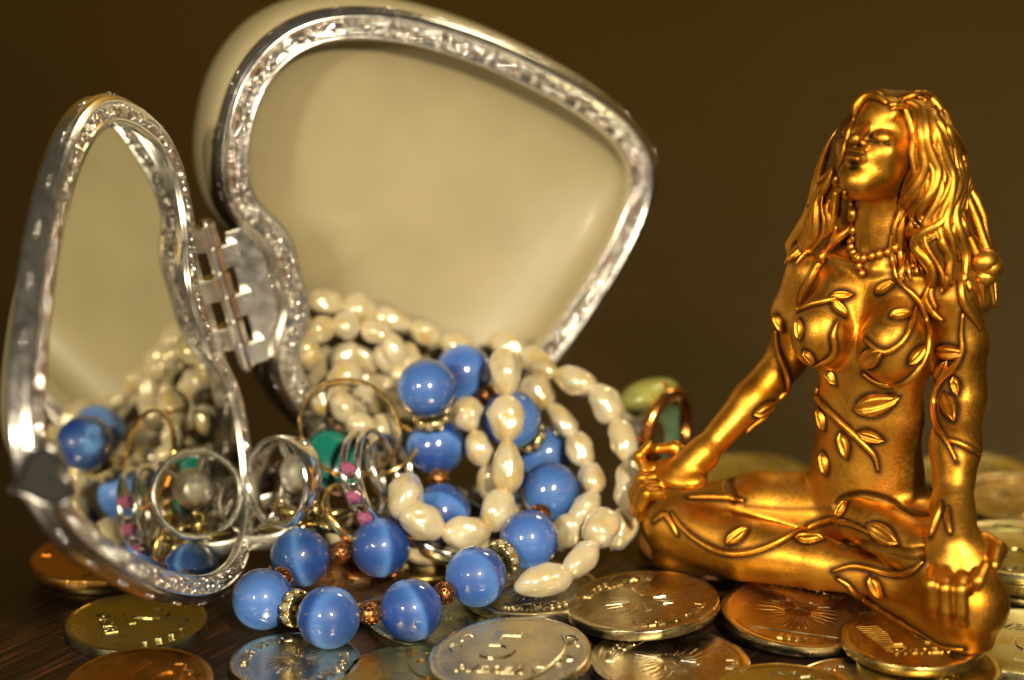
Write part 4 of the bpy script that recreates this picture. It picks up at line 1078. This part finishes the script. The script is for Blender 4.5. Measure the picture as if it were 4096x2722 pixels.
Z2 = lambda L: [(3000 + x / 1.742, 1000 + y / 1.742) for x, y in L]
Z3 = lambda L: [(2400 + x / 1.96, 1600 + y / 1.96) for x, y in L]
Z4 = lambda L: [(3200 + x / 1.907, 1900 + y / 1.907) for x, y in L]
Z1 = lambda L: [(3100 + x / 1.96, 300 + y / 1.96) for x, y in L]
vine(Z2([(185, 560), (190, 660), (215, 760), (252, 860), (262, 980), (235, 1080), (180, 1160), (100, 1230), (0, 1300)]), .055)
vine(Z2([(335, 430), (420, 385), (520, 362), (620, 335)]), .05)
vine(Z2([(605, 500), (575, 600), (590, 690), (550, 760), (455, 805)]), .055)
vine(Z2([(1000, 160), (1060, 250), (1150, 330), (1205, 420), (1235, 560), (1235, 680), (1190, 800), (1100, 900), (1000, 940), (880, 920), (790, 860)]), .055)
vine(Z2([(1150, 400), (1120, 530), (1060, 640), (960, 710), (880, 690), (805, 620)]), .053)
vine(Z2([(445, 960), (470, 1030), (560, 1130), (700, 1260), (800, 1360), (870, 1440), (895, 1540)]), .055)
vine(Z2([(1480, 440), (1470, 600), (1478, 700), (1420, 820), (1340, 900), (1295, 1000), (1285, 1100), (1305, 1230), (1370, 1330), (1440, 1480)]), .055)
vine(Z2([(1370, 1320), (1480, 1360), (1590, 1420)]), .05)
vine(Z3([(560, 890), (640, 1000), (770, 1105), (950, 1195), (1150, 1200), (1350, 1140), (1550, 1040), (1700, 970), (1850, 945), (2000, 985), (2140, 1055)]), .055)
vine(Z4([(285, 785), (380, 845), (470, 950), (560, 1050), (650, 1135), (780, 1195), (930, 1260), (1100, 1315), (1250, 1330)]), .055)
vine(Z4([(250, 735), (400, 695), (550, 722), (700, 760), (850, 735), (945, 660)]), .05)
vine(Z3([(690, 770), (820, 765), (980, 770), (1130, 795)]), .05)
vine(Z3([(420, 955), (500, 900), (560, 960), (610, 1060)]), .05)
vine(Z4([(1080, 215), (1050, 330), (1000, 470)]), .06); vine(Z4([(1130, 250), (1130, 350), (1150, 450)]), .05)
def leaf(px, py, ln, ang, wf=.5, hair=False):
    """a raised pointed leaf pressed on the surface; ln in photo pixels"""
    p, n = hit(px, py, hair); wp = FM @ p; L = ln * ((wp - CAM).dot(FW)) / FPX
    d = FR @ (RT * math.cos(R(ang)) - UP * math.sin(R(ang))); d = (d - n * d.dot(n))
    # foreshortening: keep the apparent length
    d.normalize(); app = (FM.to_3x3() @ d); k = max(.45, math.hypot(app.dot(RT), app.dot(UP))); L = min(L / k, L * 1.7)
    s = n.cross(d).normalized(); v = []; f = []; nu, nw = 13, 9
    for i in range(nu):
        t = i / (nu - 1); wdt = L * wf * .5 * (math.sin(math.pi * t ** .85) ** .8 if 0 < t < 1 else 0.0)
        for j in range(nw):
            u = j / (nw - 1) * 2 - 1
            q = p + d * (t - .5) * L + s * u * wdt
            h = bvh_body.find_nearest(q)
            base, nn = h[0], h[1]
            z = (.085 * (1 - u ** 4) - .075 * math.exp(-(u / .22) ** 2)) * min(1, 5 * min(t, 1 - t) + .15) * (1 if 0 < t < 1 else .3) + (-.02 if abs(u) > .99 else 0.012)
            v.append(base + nn * z)
    for i in range(nu - 1):
        for j in range(nw - 1): f.append((i * nw + j, i * nw + j + 1, (i + 1) * nw + j + 1, (i + 1) * nw + j))
    for i in range(nu):
        for j in (0, nw - 1): PAT.append((v[i * nw + j], .065))
    o = obj('leaf', mesh('leaf', v, f), M['antique'], fig)
    return o
for x, y, l, a in [(940, 265, 150, -10), (640, 320, 160, -5), (620, 410, 160, 50), (345, 555, 150, 75), (1055, 450, 170, -15), (415, 745, 120, 60), (840, 755, 170, -30), (1165, 730, 180, -45),
                   (555, 870, 160, 25), (880, 1080, 320, -20), (1390, 715, 190, -10), (1432, 950, 150, 80), (1390, 1100, 200, 65), (840, 1305, 190, 10), (655, 1365, 190, 75), (500, 1180, 160, 60),
                   (110, 1110, 190, -5), (205, 510, 130, 60), (520, 1490, 160, 70), (1340, 840, 150, -40)]:
    q = Z2([(x, y)])[0]; leaf(q[0], q[1], l / 1.742, a)
for x, y, l, a in [(1075, 1065, 230, -35), (1640, 1090, 220, 20), (1895, 860, 160, -60)]:
    q = Z3([(x, y)])[0]; leaf(q[0], q[1], l / 1.96, a)
for x, y, l, a in [(635, 455, 240, 25), (575, 860, 210, 65)]:
    q = Z4([(x, y)])[0]; leaf(q[0], q[1], l / 1.907, a)
# dark wash line painted in place of a carved crease where shin meets thigh
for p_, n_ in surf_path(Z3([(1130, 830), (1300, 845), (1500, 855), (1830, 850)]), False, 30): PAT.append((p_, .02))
# hair strands
hm = MB()
HPAT = []
def strand(pts, r, n=5, lift=.03):
    H = surf_path(pts, True, n, lift); m = len(H)
    rs = [r * min(1, .35 + 3.0 * min(i, m - 1 - i) / max(1, m - 1)) for i in range(m)]
    hm.tube([h[0] for h in H], rs, 9)
    for (p, n_), q in zip(H, rs): PAT.append((p, q + .03))
main = [
 [(900, 260), (1000, 205), (1120, 172), (1220, 205), (1300, 330), (1340, 450), (1400, 540), (1448, 640), (1458, 760), (1445, 880), (1410, 980), (1390, 1080), (1410, 1200), (1465, 1320), (1485, 1450), (1475, 1568), (1520, 1700)],
 [(920, 250), (1050, 222), (1140, 285), (1180, 400), (1190, 520), (1230, 650), (1270, 750), (1250, 880), (1190, 980), (1150, 1080), (1185, 1150)],
 [(940, 270), (1050, 262), (1115, 340), (1150, 480), (1160, 600), (1180, 700), (1160, 800), (1120, 880), (1060, 960), (1000, 1080), (970, 1200), (960, 1330), (985, 1450), (1000, 1568)],
 [(1150, 250), (1210, 330), (1250, 440), (1290, 560), (1330, 680), (1370, 800), (1360, 950), (1340, 1080), (1290, 1170), (1200, 1220), (1130, 1280), (1130, 1350), (1190, 1420), (1240, 1500), (1260, 1600), (1230, 1720), (1280, 1830)],
 [(1240, 260), (1310, 400), (1350, 500), (1400, 650), (1425, 780), (1410, 900), (1350, 1050), (1330, 1180), (1380, 1300), (1400, 1420)],
 [(470, 740), (440, 830), (400, 900), (350, 1000), (340, 1120), (330, 1220), (270, 1330), (170, 1420), (120, 1470)],
 [(500, 800), (495, 900), (480, 980), (470, 1080), (430, 1200), (360, 1280)],
 [(560, 900), (590, 1000), (640, 1080), (600, 1180), (520, 1240), (430, 1320), (390, 1420), (330, 1520), (300, 1568)],
 [(880, 240), (810, 185), (720, 185), (660, 240), (640, 320)],
 [(1020, 1050), (1040, 1180), (1030, 1300), (1070, 1400), (1080, 1520)], [(1100, 1100), (1090, 1220), (1050, 1320), (1090, 1450), (1120, 1560)],
 [(1280, 760), (1300, 880), (1270, 990), (1220, 1090), (1190, 1180), (1230, 1290)], [(1440, 1100), (1470, 1220), (1560, 1330), (1620, 1420)],
 [(1300, 1210), (1310, 1320), (1370, 1420), (1360, 1540), (1390, 1650)], [(450, 960), (420, 1060), (440, 1160), (400, 1240)], [(400, 920), (300, 1080), (230, 1220), (160, 1330)]]
for k, L in enumerate(main): strand(Z1(L), .092 if k < 6 else .075, 5, .05)
strand(Z1([(628, 310), (592, 410), (548, 560), (515, 690), (480, 790)]), .045, 5, .0)
for L in ([(600, -170), (565, -60), (500, 50), (430, 200), (370, 310), (335, 420)], [(1190, -20), (1255, 90), (1290, 160), (1262, 260), (1225, 340), (1280, 430), (1350, 490)],
          [(1480, -20), (1505, 120), (1465, 260), (1490, 380), (1555, 470), (1605, 560)], [(1060, -20), (1080, 80), (1050, 180), (1075, 220)], [(1370, 60), (1390, 150), (1360, 240), (1345, 300)]):
    strand(Z2(L), .068, 6, .03)
# the finer strands in between
for k in range(80):
    src = main[[0, 1, 2, 3, 4, 4, 3, 1, 2, 5][k % 10]]; ox, oy = random.uniform(-85, 85), random.uniform(-20, 60)
    i0 = random.randrange(0, max(1, len(src) - 5)); seg = src[i0:i0 + 7]
    if len(seg) < 4: continue
    wv = random.uniform(0, 6)
    L = [(x + ox * min(1, .3 + j * .4) + 14 * math.sin(wv + j * 1.4), y + oy) for j, (x, y) in enumerate(seg)]
    L = [(x, y) for x, y in L if not (520 < x < 1100 and 300 < y < 990)]
    if len(L) >= 4: strand(Z1(L), random.uniform(.028, .055), 4, random.uniform(.02, .08))
# strands down the back, which this view does not show
for k in range(22):
    a = R(-10 + 200 * k / 21); P = []
    for j in range(12):
        z = 7.6 - j * .26; q = Vector((1.6 * math.cos(a) * (.7 + .05 * j), .5 + 1.8 * math.sin(a), z + .0))
        h = bvh_hair.find_nearest(q); P.append(h[0] + h[1] * .03 + Vector((.05 * math.sin(j * 1.1 + k), 0, 0)))
    hm.tube(P, [.09 * min(1, .08 + .3 * min(j, 11 - j)) for j in range(12)], 7)
# curl at her left shoulder
c, n_ = hit(*Z2([(1600, 120)])[0], True)
sdv = FR @ RT
for dx, dz, q in ((.06, .10, .24), (.16, .0, .22), (.10, -.14, .20)):
    hm.ball(c + sdv * dx + Vector((0, 0, dz)), q, 18, 12, (1, 1, .85))
hb = np_mesh('hair', HV, HF)
# necklace of small balls
nk = empty('necklace'); nk.parent = fig
NB = MB(); NB.ball((0, 0, 0), .075, 10, 7); nbm = mesh('necklace_bead', NB.v, NB.f); nbm.materials.append(M['antique']); nbm.shade_smooth()
for L, s in (([(610, 1220), (590, 1290), (615, 1370), (660, 1440), (740, 1430), (820, 1405), (900, 1375), (945, 1340)], 1.0), ([(660, 1440), (665, 1500), (690, 1560)], .9)):
    H = surf_path(Z1(L), False, 6, .03); acc = 0
    last = None
    for p, n_ in H:
        if last is None or (p - last).length > .125 * s:
            b = obj('necklace_bead', nbm, None, nk, mw=Matrix.Translation(p) @ Matrix.Scale(s * random.uniform(.9, 1.1), 4)); last = p; PAT.append((p, .11))
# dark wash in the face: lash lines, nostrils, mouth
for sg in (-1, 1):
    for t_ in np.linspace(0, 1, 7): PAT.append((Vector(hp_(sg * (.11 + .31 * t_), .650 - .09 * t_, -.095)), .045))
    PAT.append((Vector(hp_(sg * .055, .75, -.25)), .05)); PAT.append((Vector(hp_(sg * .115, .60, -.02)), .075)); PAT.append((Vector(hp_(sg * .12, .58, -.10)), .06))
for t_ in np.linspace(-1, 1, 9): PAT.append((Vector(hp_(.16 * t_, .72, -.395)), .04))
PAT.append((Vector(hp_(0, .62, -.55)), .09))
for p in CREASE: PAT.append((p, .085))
kd = KDTree(len(PAT))
for i, (p, r) in enumerate(PAT): kd.insert(p, i)
kd.balance()
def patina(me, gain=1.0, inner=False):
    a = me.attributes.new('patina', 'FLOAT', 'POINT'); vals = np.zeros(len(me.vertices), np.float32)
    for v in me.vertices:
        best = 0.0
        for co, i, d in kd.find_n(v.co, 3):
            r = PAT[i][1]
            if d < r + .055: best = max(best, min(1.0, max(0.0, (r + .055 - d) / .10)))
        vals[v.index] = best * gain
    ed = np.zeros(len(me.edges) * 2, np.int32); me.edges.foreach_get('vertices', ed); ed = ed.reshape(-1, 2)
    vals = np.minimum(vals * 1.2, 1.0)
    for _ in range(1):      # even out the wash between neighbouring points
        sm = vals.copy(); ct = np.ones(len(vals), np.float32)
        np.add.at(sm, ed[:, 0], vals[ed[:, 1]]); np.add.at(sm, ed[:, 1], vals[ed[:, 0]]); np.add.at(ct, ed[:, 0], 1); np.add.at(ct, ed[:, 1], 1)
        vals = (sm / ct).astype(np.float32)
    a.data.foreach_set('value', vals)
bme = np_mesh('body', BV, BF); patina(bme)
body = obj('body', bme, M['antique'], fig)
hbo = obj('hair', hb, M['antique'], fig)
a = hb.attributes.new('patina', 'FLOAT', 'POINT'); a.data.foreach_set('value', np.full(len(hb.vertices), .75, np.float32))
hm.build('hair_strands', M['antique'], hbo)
for o in (body, hbo):
    md = o.modifiers.new('smooth', 'SMOOTH'); md.factor = .5; md.iterations = 2
